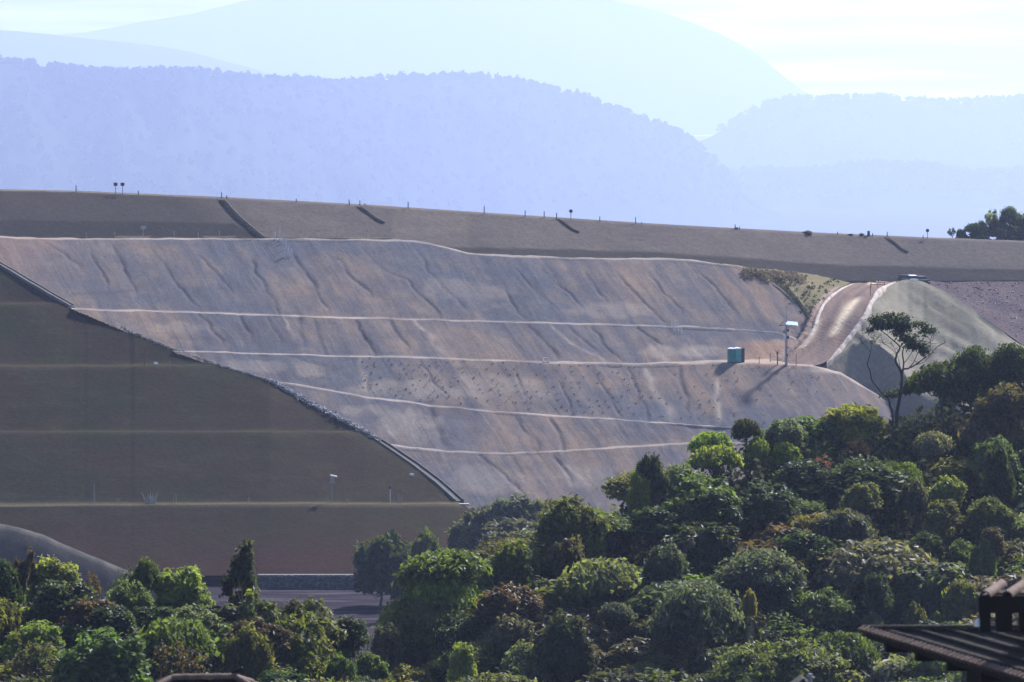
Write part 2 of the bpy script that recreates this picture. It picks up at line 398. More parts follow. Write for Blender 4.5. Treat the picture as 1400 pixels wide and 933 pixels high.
# broad damp patches
patch = [(360, 455, 45, 22, .7), (410, 505, 50, 14, .7), (560, 520, 60, 12, .3), (700, 508, 120, 12, .5), (620, 562, 60, 14, .55), (900, 590, 90, 12, .3), (200, 375, 30, 20, .35), (780, 400, 80, 18, .25), (880, 520, 30, 30, .3), (440, 375, 25, 25, .3), (1060, 520, 70, 18, .25), (660, 640, 40, 14, .3)]
for (cu, cv, ru, rv, am) in patch:
    e = ((PU - cu - 0.7 * (PV - cv)) / ru) ** 2 + ((PV - cv) / rv) ** 2 + 1.1 * fbm(PU * 0.03, PV * 0.06, 21, 3)
    wet = np.maximum(wet, am * np.clip(1.2 - e, 0, 1))
ppatch = [(420, 505, 22, 12, .5), (340, 500, 60, 10, .3), (560, 580, 45, 24, .5), (500, 560, 40, 12, .4), (560, 535, 70, 16, .45), (680, 530, 80, 18, .3), (930, 478, 60, 10, .6), (1040, 493, 34, 4, .9), (1075, 470, 22, 5, .6), (1140, 508, 40, 4, .6), (660, 655, 60, 20, .35), (800, 650, 50, 20, .35), (640, 400, 60, 20, .25), (840, 425, 70, 10, .35), (240, 450, 60, 8, .3)]
for (cu, cv, ru, rv, am) in ppatch:
    e = ((PU - cu - 0.7 * (PV - cv)) / ru) ** 2 + ((PV - cv) / rv) ** 2 + 1.1 * fbm(PU * 0.04, PV * 0.08, 31, 3)
    pale = np.maximum(pale, am * np.clip(1.2 - e, 0, 1))
red = np.clip((PU - 1000) / 30, 0, 1) * np.clip((PV - 462) / 8, 0, 1) * np.clip((502 - PV) / 3, 0, 1)
red = np.maximum(red, 0.5 * np.clip((130 - PU) / 100, 0, 1) * np.clip((PV - 320) / 6, 0, 1) * np.clip((425 - PV) / 60, 0, 1))
face = (1 - bermA)
disp = -0.30 * dig * face + face * (0.35 * fbm(BX * 0.06, BZ * 0.10, 5, 4) + 0.12 * fbm((BX + 0.75 * BZ) * 0.45, BZ * 0.06, 6, 3) + 0.10 * fbm(BX * 0.6, BZ * 0.8, 15, 3)) + bermA * 0.26 * fbm(BX * 0.25, BY * 0.4, 8, 3)
BZ2 = BZ + disp
G = np.stack([BX, BY, BZ2], 2)
wearb = bermA * np.where((PV < 460) & (PU > 1005), 0.0, 1.0) * (0.55 + 0.6 * vnoise(BX * 0.12, BY * 0.3, 77))
GRO = [(-140, 285), (-40, 338), (0, 361), (50, 391), (100, 420), (160, 446), (230, 475), (300, 500), (370, 521), (430, 555), (500, 591), (560, 631), (600, 661), (632, 690), (650, 705), (690, 740), (735, 786)]
surface('terraced_slope', G, M['soil'], dict(wet=np.clip(wet, 0, 1) * face, pale=np.clip(pale, 0, 1), red=red, berm=wearb), keep=(PV < lerp(GRO, ucol)[:, None] + 3))
def brownY(u, v):
    i = int(np.argmin(np.abs(ucol - u)))
    pv = PV[i]; order = np.argsort(pv)
    return float(np.interp(v, pv[order], BY[i][order]))
def brown_crest(u): return float(np.interp(u, ucol, Y0))

# ---- upper embankment behind it
ue = np.arange(-600, 2001, 4.0)
vC = lerp([(-140, 258), (0, 261), (100, 263), (300, 271.5), (500, 282), (700, 295.5), (900, 308.5), (1100, 319.5), (1280, 327.5), (1400, 331), (1540, 334)], ue)
Yb = np.interp(ue, ucol, Y0) + 3.2
vB = np.where(ue < 540, lerp(K0, ue) - 0.8, 0)
vB = np.where(ue >= 540, lerp([(540, 328.5), (640, 352), (830, 364), (1000, 374), (1090, 384), (1150, 385.5), (1260, 385), (1540, 384)], ue), vB)
Yb = np.where(ue > 960, np.interp(ue, [960, 1240, 1540], [float(np.interp(960, ucol, Y0)) + 5, 949, 958]), Yb)
Yb = np.convolve(np.pad(Yb, 20, mode='edge'), np.ones(41) / 41, 'valid'); Yb = np.maximum(Yb, np.where(ue < 1000, np.interp(ue, ucol, Y0) + 2.5, 0))
print('Yb', [(int(a), round(float(b), 1), round(float(np.interp(a, ucol, Y0)), 1)) for a, b in zip(ue[::40], Yb[::40])])
zb = -kz(vB) * Yb
Yc, zc = up(Yb, zb, kz(vC), 0.42)
nU = 26
tt = np.linspace(0, 1, nU)
UY = Yb[:, None] * (1 - tt) + Yc[:, None] * tt; UZ = zb[:, None] * (1 - tt) + zc[:, None] * tt
UX = kx(ue, 300)[:, None] * UY
UZ = UZ + 0.16 * fbm(UX * 0.15, UZ * 0.3, 41, 4) * np.clip((1 - tt) * 6, 0, 1)
UZ[:, -1] = zc + 0.12 * fbm(ue * 0.05, ue * 0, 43, 3)
pvu = 466.5 - F * (UY * SP + UZ * CP) / (UY * CP - UZ * SP)
puu = np.repeat(ue[:, None], nU, 1)
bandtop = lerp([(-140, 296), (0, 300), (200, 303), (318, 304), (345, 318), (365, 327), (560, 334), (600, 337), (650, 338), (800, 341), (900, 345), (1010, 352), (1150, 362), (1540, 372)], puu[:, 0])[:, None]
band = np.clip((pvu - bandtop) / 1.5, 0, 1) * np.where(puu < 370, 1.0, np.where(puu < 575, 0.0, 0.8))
band = np.maximum(band, 0.75 * np.clip((345 - puu + (pvu - 270) * 0.9) / 110, 0, 1))  # left end painted darker to imitate shade on a face turned from the sun
bermu = ((pvu > vB[:, None] - 2.2) & (puu < 545)).astype(float) * 0.6
back = np.stack([np.stack([UX[:, -1], Yc + a, zc + b], 1) for a, b in ((0.6, 0.0), (9, 0.0), (70, -30), (160, -55))], 1)
front = np.stack([UX[:, 0], Yb - 0.6, zb - 5.0], 1)[:, None]
G = np.concatenate([front, np.stack([UX, UY, UZ], 2), back], 1)
padf = lambda A, z: np.concatenate([np.zeros((len(ue), 1)), A, np.zeros((len(ue), 4))], 1)
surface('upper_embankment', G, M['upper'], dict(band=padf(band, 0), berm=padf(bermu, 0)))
def crestY(u): return float(np.interp(u, ue, Yc))

# ---- dark grass embankment in front, left
GRO = [(-140, 285), (-40, 338), (0, 361), (50, 391), (100, 420), (160, 446), (230, 475), (300, 500), (370, 521), (430, 555), (500, 591), (560, 631), (600, 661), (632, 690), (650, 705), (690, 740), (735, 786)]
ug = np.arange(-600, 736, 3.0)
vg = lerp(GRO, ug)
base_v = 787.0
Yt = np.array([brownY(u, v) for u, v in zip(ug, np.minimum(vg, 686))]) - 0.35
over = np.clip(vg - 690, 0, 200)
Yt = np.where(vg > 690, np.interp(vg, [690, 787], [float(np.interp(632, ug, Yt)), 795.0]), Yt)
Yt = np.convolve(np.pad(Yt, 40, mode='reflect', reflect_type='odd'), np.ones(81) / 81, 'valid') - 0.4
Ybs = np.full_like(ug, 794.0)
berms = [(689, 2.6), (591, 2.0), (501, 2.2), (416, 2.0)]
rows = np.concatenate([np.linspace(787, 690.5, 22), [688.6], np.linspace(686, 592, 22), [590.3], np.linspace(588, 502, 20), [500], np.linspace(497, 417, 18), [415], np.linspace(412, 300, 22)])
GV = np.maximum(rows[None, :], vg[:, None])
GV = np.where((ug[:, None] < 320) & (np.abs(rows[None] - 689.5) < 2), GV + (1 - np.clip(ug[:, None] / 320, 0, 1)) * 3, GV)
tpar = (787.0 - GV) / np.maximum(787.0 - vg[:, None], 1e-3)
bump = np.zeros_like(GV)
for bv, w in berms:
    bump += w * (1 / (1 + np.exp((GV - bv + 0.6) / 0.35)) - (787 - GV) / 430.0)
tl = np.clip(tpar, 0, 1)
GY = Ybs[:, None] + (Yt - Ybs)[:, None] * tl + np.where(tl < 0.999, bump * np.clip((1 - tl) * 12, 0, 1), 0)
GY = GY + (0.8 * fbm(kx(ug, 600)[:, None] * 820 * 0.035, GV * 0.004, 51, 3)) * np.clip((1 - tl) * 10, 0, 1) * np.clip(tl * 8, 0, 1)
GX = kx(ug, 600)[:, None] * GY; GZ = -kz(GV) * GY
GZ = GZ + 0.10 * fbm(GX * 0.2, GV * 0.05, 52, 3)
redg = np.clip((GV - 690) / 3, 0, 1) * (0.15 + 0.85 * np.clip((GV - 700) / 80, 0, 1)) * (0.6 + 0.4 * vnoise(GX * 0.1, GV * 0.05, 53))
bermg = np.exp(-((GV - (689.2 + (1 - np.clip(ug[:, None] / 320, 0, 1)) * 2.5)) / 1.3) ** 2) * 0.9 + 0.13 * np.exp(-((GV - 590.3) / 1.2) ** 2) + 0.2 * np.exp(-((GV - 500) / 1.4) ** 2) + 0.15 * np.exp(-((GV - 415) / 1.4) ** 2)
surface('grass_embankment', np.stack([GX, GY, GZ], 2), M['turf'], dict(berm=bermg, band=redg))

# ---- the haul ramp
L = [(1048, 499), (1064, 493), (1080, 482), (1097, 468), (1107, 452), (1113, 435), (1122, 417), (1140, 400), (1166, 386.5)]
R = [(1112, 501), (1128, 496), (1142, 485), (1155, 470), (1170, 450), (1183, 430), (1192, 412), (1205, 396), (1224, 385.5)]
RY = [896, 899, 903, 907, 911, 915, 922, 932, 946]
def cat(vals, n):
    vals = np.array(vals, float); x = np.arange(len(vals)); xs = np.linspace(0, len(vals) - 1, n)
    # smooth interpolation (Catmull-Rom)
    out = []
    for s in xs:
        i = min(int(s), len(vals) - 2); t = s - i
        p0, p1, p2, p3 = vals[max(i - 1, 0)], vals[i], vals[i + 1], vals[min(i + 2, len(vals) - 1)]
        out.append(0.5 * (2 * p1 + (-p0 + p2) * t + (2 * p0 - 5 * p1 + 4 * p2 - p3) * t * t + (-p0 + 3 * p1 - 3 * p2 + p3) * t ** 3))
    return np.array(out)
NR = 60
Lu, Lv = cat([p[0] for p in L], NR), cat([p[1] for p in L], NR)
Ru, Rv = cat([p[0] for p in R], NR), cat([p[1] for p in R], NR)
Yr = cat(RY, NR)
A = np.stack([kx(Lu, Lv) * Yr, Yr, -kz(Lv) * Yr], 1); B = np.stack([kx(Ru, Rv) * Yr, Yr, -kz(Rv) * Yr], 1)
zmean = (A[:, 2] + B[:, 2]) / 2
NCR = 25
s_ = np.linspace(0, 1, NCR)
RG = A[:, None] * (1 - s_)[None, :, None] + B[:, None] * s_[None, :, None]
RG[:, :, 2] += 0.06 + 0.10 * fbm(RG[:, :, 0] * 0.4, RG[:, :, 1] * 0.1, 61, 3)
RG = np.concatenate([RG[:1] + np.array([0, -0.8, -0.5]), RG[1:], RG[-1:] + np.array([0, 6.0, 0.0])], 0)
rut = np.tile(np.exp(-((s_ - 0.3) / 0.07) ** 2) + np.exp(-((s_ - 0.55) / 0.06) ** 2) + 0.8 * np.exp(-((s_ - 0.9) / 0.08) ** 2), (NR + 1, 1))
tr = np.linspace(0, 1, NR + 1)[:, None]
lime = np.exp(-((s_[None] - (0.62 + 0.05 * np.sin(tr * 9))) / 0.10) ** 2) * np.clip((tr - 0.42) / 0.05, 0, 1) * np.clip((0.80 - tr) / 0.05, 0, 1)
lime = np.maximum(lime, 0.8 * np.exp(-((s_[None] - 0.10) / 0.07) ** 2) * np.clip((tr - 0.28) / 0.05, 0, 1) * np.clip((0.62 - tr) / 0.05, 0, 1))
lime = np.maximum(lime, 0.7 * np.exp(-((s_[None] - 0.55) / 0.12) ** 2) * np.clip((tr - 0.93) / 0.02, 0, 1))
RG[:, :, 2] -= 0.16 * rut
surface('access_road', RG, M['road'], dict(rut=rut, lime=lime))

def windrow(name, pts, rad, h, mat, kind='structure', skirt=1.2):
    pts = np.array(pts); n = len(pts)
    prof = [(-1.0, -skirt), (-1.0, -0.05), (-0.55, 0.65), (-0.1, 1.0), (0.35, 0.8), (0.75, 0.35), (1.0, -0.05), (1.0, -skirt)]
    T = np.gradient(pts, axis=0); T[:, 2] = 0; T /= np.linalg.norm(T, axis=1)[:, None] + 1e-9
    N = np.stack([T[:, 1], -T[:, 0], np.zeros(n)], 1)
    rr = rad * (0.8 + 0.45 * vnoise(np.arange(n) * 0.5, np.arange(n) * 0, 70)); tp = np.clip(np.minimum(np.arange(n), np.arange(n)[::-1]) / 12.0, 0.12, 1); rr = rr * tp; hh = tp * h * (0.7 + 0.6 * vnoise(np.arange(n) * 0.7, np.arange(n) * 0, 71))
    Gd = np.stack([pts + N * (rr * a)[:, None] + np.array([0, 0, 1.0]) * (np.where(b > 0, hh * b, b))[:, None] if False else
                   pts + N * (rr * a)[:, None] + np.outer(hh * b if b > 0 else np.full(n, b), [0, 0, 1]) for a, b in prof], 1)
    return surface(name, Gd, mat, None, True, kind)
def dens(a, n):
    a = np.array(a); return np.stack([cat(a[:, i], n) for i in range(3)], 1)
windrow('earth_windrow', dens(A, 90) + np.array([-0.5, 0, 0.0]), 0.6, 0.6, M['windrow'])
windrow('earth_windrow', dens(A[18:], 70) + np.array([0.55, -0.1, 0.0]), 0.35, 0.35, M['windrow_pale'])  # paler strip paints the ramp side of the left windrow as sunlit
windrow('earth_windrow', dens(B[8:], 80) + np.array([0.1, 0, 0.0]), 0.5, 0.55, M['windrow_pale'])

# ---- ravine slope between the bare slope and the ramp
Pp = [(985, 360), (1020, 368), (1045, 381), (1065, 397), (1085, 416), (1102, 440), (1110, 470)]
Py = [brown_crest(min(p[0], 1100)) + 2.5 for p in Pp]
Q = [(1168, 384), (1146, 395), (1128, 410), (1118, 424), (1113, 440), (1108, 456), (1100, 470)]
Qy = [947.0, 935, 925, 919, 915, 911, 907]
n1 = 36
pu, pv_, py = cat([p[0] for p in Pp], n1), cat([p[1] for p in Pp], n1), cat(Py, n1)
qu, qv, qy = cat([p[0] for p in Q], n1), cat([p[1] for p in Q], n1), cat(Qy, n1)
PA = np.stack([kx(pu, pv_) * py, py, -kz(pv_) * py], 1); QA = np.stack([kx(qu, qv) * qy, qy, -kz(qv) * qy - 0.05], 1)
t_ = np.linspace(0, 1, 40)
RV = PA[:, None] * (1 - t_)[None, :, None] + QA[:, None] * t_[None, :, None]
RV[:, :, 2] += (0.4 * fbm(RV[:, :, 0] * 0.2, RV[:, :, 1] * 0.2, 81, 4) + 0.35 * fbm((RV[:, :, 0] + RV[:, :, 2] * 0.7) * 0.7, RV[:, :, 2] * 0.1, 82, 3)) * np.sin(t_ * math.pi)[None]
bt = np.stack([RV[0][:, 0], RV[0][:, 1] + 5.0, RV[0][:, 2] - 0.6], 1)
RV = np.concatenate([bt[None], RV], 0)
surface('ravine_slope', RV, M['ravine'], dict(berm=np.zeros(RV.shape[:2])))

# ---- pale spur right of the ramp, stony ground behind it
us = np.arange(1112, 2001, 2.5)
SPT = [(1112, 512), (1120, 503), (1132, 495), (1146, 483), (1160, 466), (1172, 450), (1184, 430), (1194, 411), (1208, 396), (1226, 385), (1240, 381.5), (1262, 385), (1300, 403), (1350, 436), (1400, 471), (1440, 497), (1540, 560)]
vt = lerp(SPT, us); vt = np.convolve(np.pad(vt, 3, mode='edge'), np.ones(7) / 7, 'valid')
Yst = lerp([(1112, 899), (1120, 900.5), (1132, 902.5), (1146, 905), (1160, 908), (1172, 911.5), (1184, 915.5), (1194, 921), (1208, 931), (1226, 946), (1240, 947.5), (1262, 946), (1300, 938), (1350, 924), (1400, 908), (1440, 896), (1540, 870)], us)
vbr = lerp([(1112, 512), (1131, 497), (1150, 482), (1165, 470), (1185, 466), (1200, 472), (1225, 492), (1240, 518), (1262, 542), (1300, 565), (1540, 640)], us)
vbr = np.maximum(vbr, vt + 0.5)
zst = -kz(vt) * Yst
def dn(Yp, zp, k, s): Y = (s * Yp - zp) / (s + k); return Y, -k * Y
Ybr = np.minimum(lerp([(1112, 897), (1140, 901.5), (1165, 905.5), (1200, 907), (1240, 901), (1270, 895), (1300, 888), (1350, 872), (1400, 856), (1540, 820)], us), Yst - 0.4); zbr = -kz(vbr) * Ybr
vend = np.maximum(vbr + 1, 640.0)
Yen, zen = dn(Ybr, zbr, kz(vend), 1.6)
ra = np.linspace(0, 1, 34); rb = np.linspace(0, 1, 24)[1:]
SY = np.concatenate([Yst[:, None] * (1 - ra) + Ybr[:, None] * ra, Ybr[:, None] * (1 - rb) + Yen[:, None] * rb], 1)
SZ = np.concatenate([zst[:, None] * (1 - ra) + zbr[:, None] * ra, zbr[:, None] * (1 - rb) + zen[:, None] * rb], 1)
SX = kx(us, 460)[:, None] * SY
SVp = 466.5 - F * (SY * SP + SZ * CP) / (SY * CP - SZ * SP); SUp = np.repeat(us[:, None], SY.shape[1], 1)
diag = SVp - 0.62 * SUp
rill = fbm(diag * 0.10, (SVp + SUp) * 0.006, 91, 4)
edge = np.clip((SVp - vt[:, None]) / 6, 0, 1)
SZ = SZ + edge * (0.50 * rill + 0.22 * fbm(SX * 0.5, SZ * 0.6, 92, 3))
bnd = np.zeros_like(SY)
for pts, hw in [([(1268, 415), (1300, 434), (1335, 454)], 2.5), ([(1330, 425), (1370, 452), (1420, 480)], 3), ([(1228, 393), (1245, 403)], 2.5), ([(1198, 425), (1212, 436)], 2.5), ([(1240, 405), (1262, 420)], 1.5)]:
    a = np.array(pts, float); vl = np.interp(SUp, a[:, 0], a[:, 1])
    win = np.clip((SUp - a[0, 0]) / 8, 0, 1) * np.clip((a[-1, 0] - SUp) / 20, 0, 1)
    g = np.exp(-((SVp - vl) / hw) ** 2) * win
    bnd = np.maximum(bnd, g * 0.8); SZ = SZ - 0.5 * g
surface('grass_spur', np.stack([SX, SY, SZ], 2), M['spur'], dict(band=bnd, berm=np.zeros_like(SY)))

ut = np.arange(1226, 2001, 4.0)
vtb = lerp(SPT, ut)
Yf = np.interp(ut, us, Yst) + 0.8; zf = -kz(vtb) * Yf - 0.25
Yk = np.interp(ut, ue, Yb) + 1.0; zk = np.interp(ut, ue, zb) + 0.15
t_ = np.linspace(0, 1, 40)
TY = Yf[:, None] * (1 - t_) + Yk[:, None] * t_; TZ = zf[:, None] * (1 - t_) + zk[:, None] * t_
TZ = TZ + np.sin(t_ * math.pi)[None] * (-0.3 * np.clip((ut - 1240) / 60, 0, 1)[:, None] + 0.6 * fbm(ut[:, None] * 0.06, TY * 0.2, 95, 5))
TX = kx(ut, 430)[:, None] * TY
surface('stony_ground', np.stack([TX, TY, TZ], 2), M['stony'])

# ---- grey bank at lower left
ub = np.arange(-600, 300, 4.0)
vb_ = lerp([(-140, 690), (-40, 710), (0, 718), (40, 726), (60, 733), (90, 747), (130, 764), (180, 784), (230, 803), (300, 825)], ub)
Yk_ = np.full_like(ub, 752.0); zk_ = -kz(vb_) * Yk_
prof = [(8, -0.6), (1.6, 0.0), (0, 0.0), (-1.5, -0.6), (-4, -2.2), (-10, -5.5), (-25, -14)]
BG = np.stack([np.stack([kx(ub, 740) * (Yk_ + a), Yk_ + a, np.maximum(zk_ + b, -76.4) + 0.15 * fbm(ub * 0.05, ub * 0 + a, 99, 3)], 1) for a, b in prof], 1)
bb = np.tile(np.array([0.3, 0.8, 1.0, 0.35, 0, 0, 0]), (len(ub), 1)) * (0.6 + 0.5 * vnoise(ub * 0.08, ub * 0, 12))[:, None]
surface('grey_bank', BG, M['bank'], dict(berm=bb))

# ------------------------------------------------------------------ ground sheet
RIDX = [-14, -8, -3.5, 0, 6, 16.5, 27, 40, 48]; RIDY = [440, 447, 456, 464, 470, 482, 494, 505, 507]; RIDZ = [-56, -51.5, -46.5, -43.5, -41.0, -37.3, -35.8, -32.8, -32]
LIDX = [-60, -40, -26, -18, -12, -6]; LIDZ = [-42.5, -42.5, -43.3, -44.6, -46.8, -53]
def ground(X, Y):
    X = np.asarray(X, float); Y = np.asarray(Y, float)
    near = np.interp(Y, [-400, 60, 110, 340, 430, 2000], [-8, -12.5, -18, -46, -55.0, -255])
    yr = np.interp(X, RIDX, RIDY); zr = np.interp(X, RIDX, RIDZ)
    lo = -55.0
    t = np.clip((Y - 425) / np.maximum(yr - 425, 5), 0, 1)
    hillR = np.where(Y <= yr, near * (1 - t) + zr * t, zr - 0.55 * (Y - yr))
    hillR = np.where(Y < 425, near, hillR)
    zl = np.interp(X, LIDX, LIDZ)
    tL = np.clip((Y - 345) / 52, 0, 1)
    hillL = np.where(Y <= 400, near * (1 - tL) + zl * tL, zl - 0.55 * (Y - 400))
    g = np.maximum(np.where(X < 2, np.maximum(hillL, np.where(X < -14, -500, hillR)), hillR), -76.0)
    g = np.where(Y < 345, near, g)
    far = np.interp(Y, [-400, 1000, 1100, 5000, 14000, 40000], [-76, -76, -80, -380, -640, -640])
    return np.where(Y > 900, far, np.maximum(g, -76.0))
gx = np.concatenate([[-7800, -3000, -1500, -700, -350, -200], np.arange(-140, 141, 3.5), [200, 350, 700, 1500, 3000, 7800]])
gy = np.concatenate([[-150, -60, 0, 40], np.arange(60, 360, 12.0), np.arange(360, 560, 3.5), np.arange(560, 1000, 14.0), [1000, 1100, 1500, 2200, 3500, 5000, 7000, 10000, 15000, 20000, 28000, 39000]])
XX, YY = np.meshgrid(gx, gy, indexing='ij')
ZZ = ground(XX, YY) + np.where(YY < 700, 0.25 * fbm(XX * 0.07, YY * 0.07, 111, 3), 0)
flo = ((ZZ < -75.2) & (YY > 520) & (YY < 1000) & (np.abs(XX) < 160)).astype(float)
surface('ground', np.stack([XX, YY, ZZ], 2), M['ground'], dict(floor=flo))

bv = []; bf = []; off = 0
for V, f in SURF:
    bv.append(V); bf.append(f + off); off += len(V)
BVH = BVHTree.FromPolygons(np.concatenate(bv).tolist(), np.concatenate(bf).tolist())
def hit(u, v):
    d = P(u, v, 1.0).normalized()
    loc, nrm, idx, dist = BVH.ray_cast(Vector((0, 0, 0)), d)
    return loc
def drop(x, y, z=200):
    loc, *_ = BVH.ray_cast(Vector((x, y, z)), Vector((0, 0, -1)))
    return loc

# ------------------------------------------------------------------ far hills
def ridge(name, pts, Y, base, mat, slope, amp, seed, step=6.0, far_right=0.0):
    us_ = np.arange(pts[0][0], pts[-1][0] + 1, step)
    vs_ = lerp(pts, us_)
    vs_ = np.convolve(np.pad(vs_, 4, mode='edge'), np.ones(9) / 9, 'valid') + amp * fbm(us_ * 0.03, us_ * 0, seed, 4)
    Y = Y * (1 + far_right * np.clip((us_ - 250) / 750, 0, 1))
    zt = -kz(vs_) * Y
    rows = np.concatenate([[-0.15, -0.03], np.linspace(0, 1, 24)])
    Gd = []
    for r in rows:
        if r < 0: yy = Y + (-r) * (zt - base) / slope * 2; zz = zt + r * (zt - base) * 1.5
        else:
            yy = Y - r * (zt - base) / slope; zz = zt - r * (zt - base)
            yy = yy + 0.28 * (zt - base) / slope * fbm(us_ * 0.012, us_ * 0 + r * 2.0, seed + 3, 4) * min(1, r * 6)
        Gd.append(np.stack([kx(us_, vs_) * yy, yy, zz], 1))
    Gd = np.stack(Gd, 1)
    o = surface(name, Gd, mat, None, False)
    return us_, vs_, Gd
M['hill'] = simple('wooded_hillside', (0.022, 0.028, 0.016), 1.0, scale=0.01, var=0.4, spec=0.0)
M['mount'] = simple('mountain_grassland', (0.030, 0.032, 0.022), 1.0, scale=0.003, var=0.35, spec=0.0)
R1 = [(-900, 60), (-300, 70), (0, 84), (60, 92), (100, 97), (180, 101), (250, 99), (300, 104), (360, 110), (420, 112), (480, 116), (540, 107), (600, 108), (640, 104), (700, 110), (740, 120), (800, 134), (850, 152), (890, 166), (930, 182), (960, 202), (990, 235), (1030, 275), (1100, 310), (1300, 340), (1700, 360)]
R2 = [(860, 215), (940, 200), (985, 182), (1010, 162), (1045, 143), (1100, 137), (1160, 136), (1215, 134), (1250, 139), (1300, 143), (1360, 139), (1400, 136), (1700, 120), (2300, 110)]
R2b = [(780, 300), (880, 262), (960, 240), (1040, 236), (1120, 238), (1160, 228), (1200, 226), (1260, 228), (1330, 240), (1400, 238), (1700, 215), (2300, 200)]
R3 = [(-1100, 60), (-400, 52), (0, 46), (90, 49), (140, 40), (200, 28), (240, 25), (300, 8), (350, 0), (450, -22), (600, -38), (750, -25), (830, -2), (930, 24), (1000, 52), (1045, 82), (1075, 108), (1110, 133), (1180, 165), (1300, 190), (1700, 200)]
R3b = [(-900, 30), (-300, 36), (0, 41), (60, 47), (95, 50), (170, 58), (230, 64), (300, 82), (380, 104), (500, 130), (700, 170), (900, 200)]
MB_ = ridge('far_mountain', R3, 42000, -640, M['mount'], 0.30, 1.5, 201)
MB_ = ridge('far_mountain', R3b, 30000, -640, M['mount'], 0.30, 1.2, 205)
r2 = ridge('far_hill', R2, 27000, -640, M['hill'], 0.30, 1.5, 211)
r2b = ridge('far_hill', R2b, 22500, -640, M['hill'], 0.28, 1.5, 213)
r1 = ridge('wooded_ridge', R1, 15000, -640, M['hill'], 0.34, 1.5, 215, far_right=0.38)

def leaf_quads(C, N, size, r=None, fold=0.25, aspect=1.6):
    """folded rhombus leaves at centres C with normals N -> verts (n,4,3)"""
    r = r or rng
    n = len(C)
    N = N / (np.linalg.norm(N, axis=1)[:, None] + 1e-9)
    t = r.normal(size=(n, 3)); t -= (t * N).sum(1)[:, None] * N; t /= np.linalg.norm(t, axis=1)[:, None] + 1e-9
    b = np.cross(N, t)
    s = size * (0.6 + 0.8 * r.random(n)) if np.isscalar(size) else size
    s = s[:, None]
    return np.stack([C - t * s * aspect * 0.5, C + b * s * 0.5 + N * s * fold * 0.5, C + t * s * aspect * 0.5 - N * s * fold * 0.3, C - b * s * 0.5 + N * s * fold * 0.5], 1)
def quads_mesh(name, Q, mat, tone):
    n = len(Q)
    f = np.arange(4 * n, dtype=np.int32).reshape(n, 4)
    return mesh_np(name, Q.reshape(-1, 3), f, mat, False, {'tone': np.repeat(tone, 4)})

def far_wood(Gd, us_, n, skyn, H, Rr, qn, size, lo, hi, urange):
    C = []; N = []; T = []
    nc, nrw, _ = Gd.shape
    for k in range(n + skyn):
        u = rng.uniform(*urange)
        i = min(max(np.interp(u, us_, np.arange(nc)), 0), nc - 1.001); ii = int(i); fi = i - ii
        row = 2.0 if k >= n else 2 + rng.random() ** 1.3 * 17
        jj = int(row); fj = row - jj
        p = (Gd[ii, jj] * (1 - fi) + Gd[ii + 1, jj] * fi) * (1 - fj) + (Gd[ii, jj + 1] * (1 - fi) + Gd[ii + 1, jj + 1] * fi) * fj
        h = H * rng.uniform(0.5, 1.0) * (1.25 if rng.random() < 0.12 else 1); r_ = Rr * rng.uniform(0.6, 1.2)
        d = rng.normal(size=(qn, 3)); d /= np.linalg.norm(d, axis=1)[:, None]; d[:, 2] = np.abs(d[:, 2]) * 1.3 - 0.45
        c = p + np.array([0, 0, h * 0.24]) + d * np.array([r_, r_, h * 0.50]) * (0.55 + 0.5 * rng.random((qn, 1)))
        C.append(c); N.append(d + 0.7 * rng.normal(size=(qn, 3))); T.append(np.clip(rng.random() * 0.7 + 0.3 * rng.random(qn), 0, 1))
    C = np.concatenate(C); N = np.concatenate(N); T = np.concatenate(T)
    return leaf_quads(C, N, size, aspect=1.3), T
M['farleaf'] = stuff_leaf('far_foliage', (0.016, 0.022, 0.013), (0.070, 0.078, 0.042))
q, t = far_wood(r1[2], r1[0], 1700, 330, 30, 13, 36, 7.5, 0, 1, (-250, 1010))
q2, t2 = far_wood(r2[2], r2[0], 150, 200, 48, 20, 26, 13, 0, 1, (980, 1600))
q3, t3 = far_wood(r2b[2], r2b[0], 420, 200, 44, 18, 30, 11.5, 0, 1, (900, 1600))
o = link('far_wood', quads_mesh('far_wood', np.concatenate([q, q2, q3]), M['farleaf'], np.concatenate([t, t2, t3])))
tag(o, 'distant wood covering the ridges beyond the dam, pale blue with haze', 'wood', None, 'stuff')

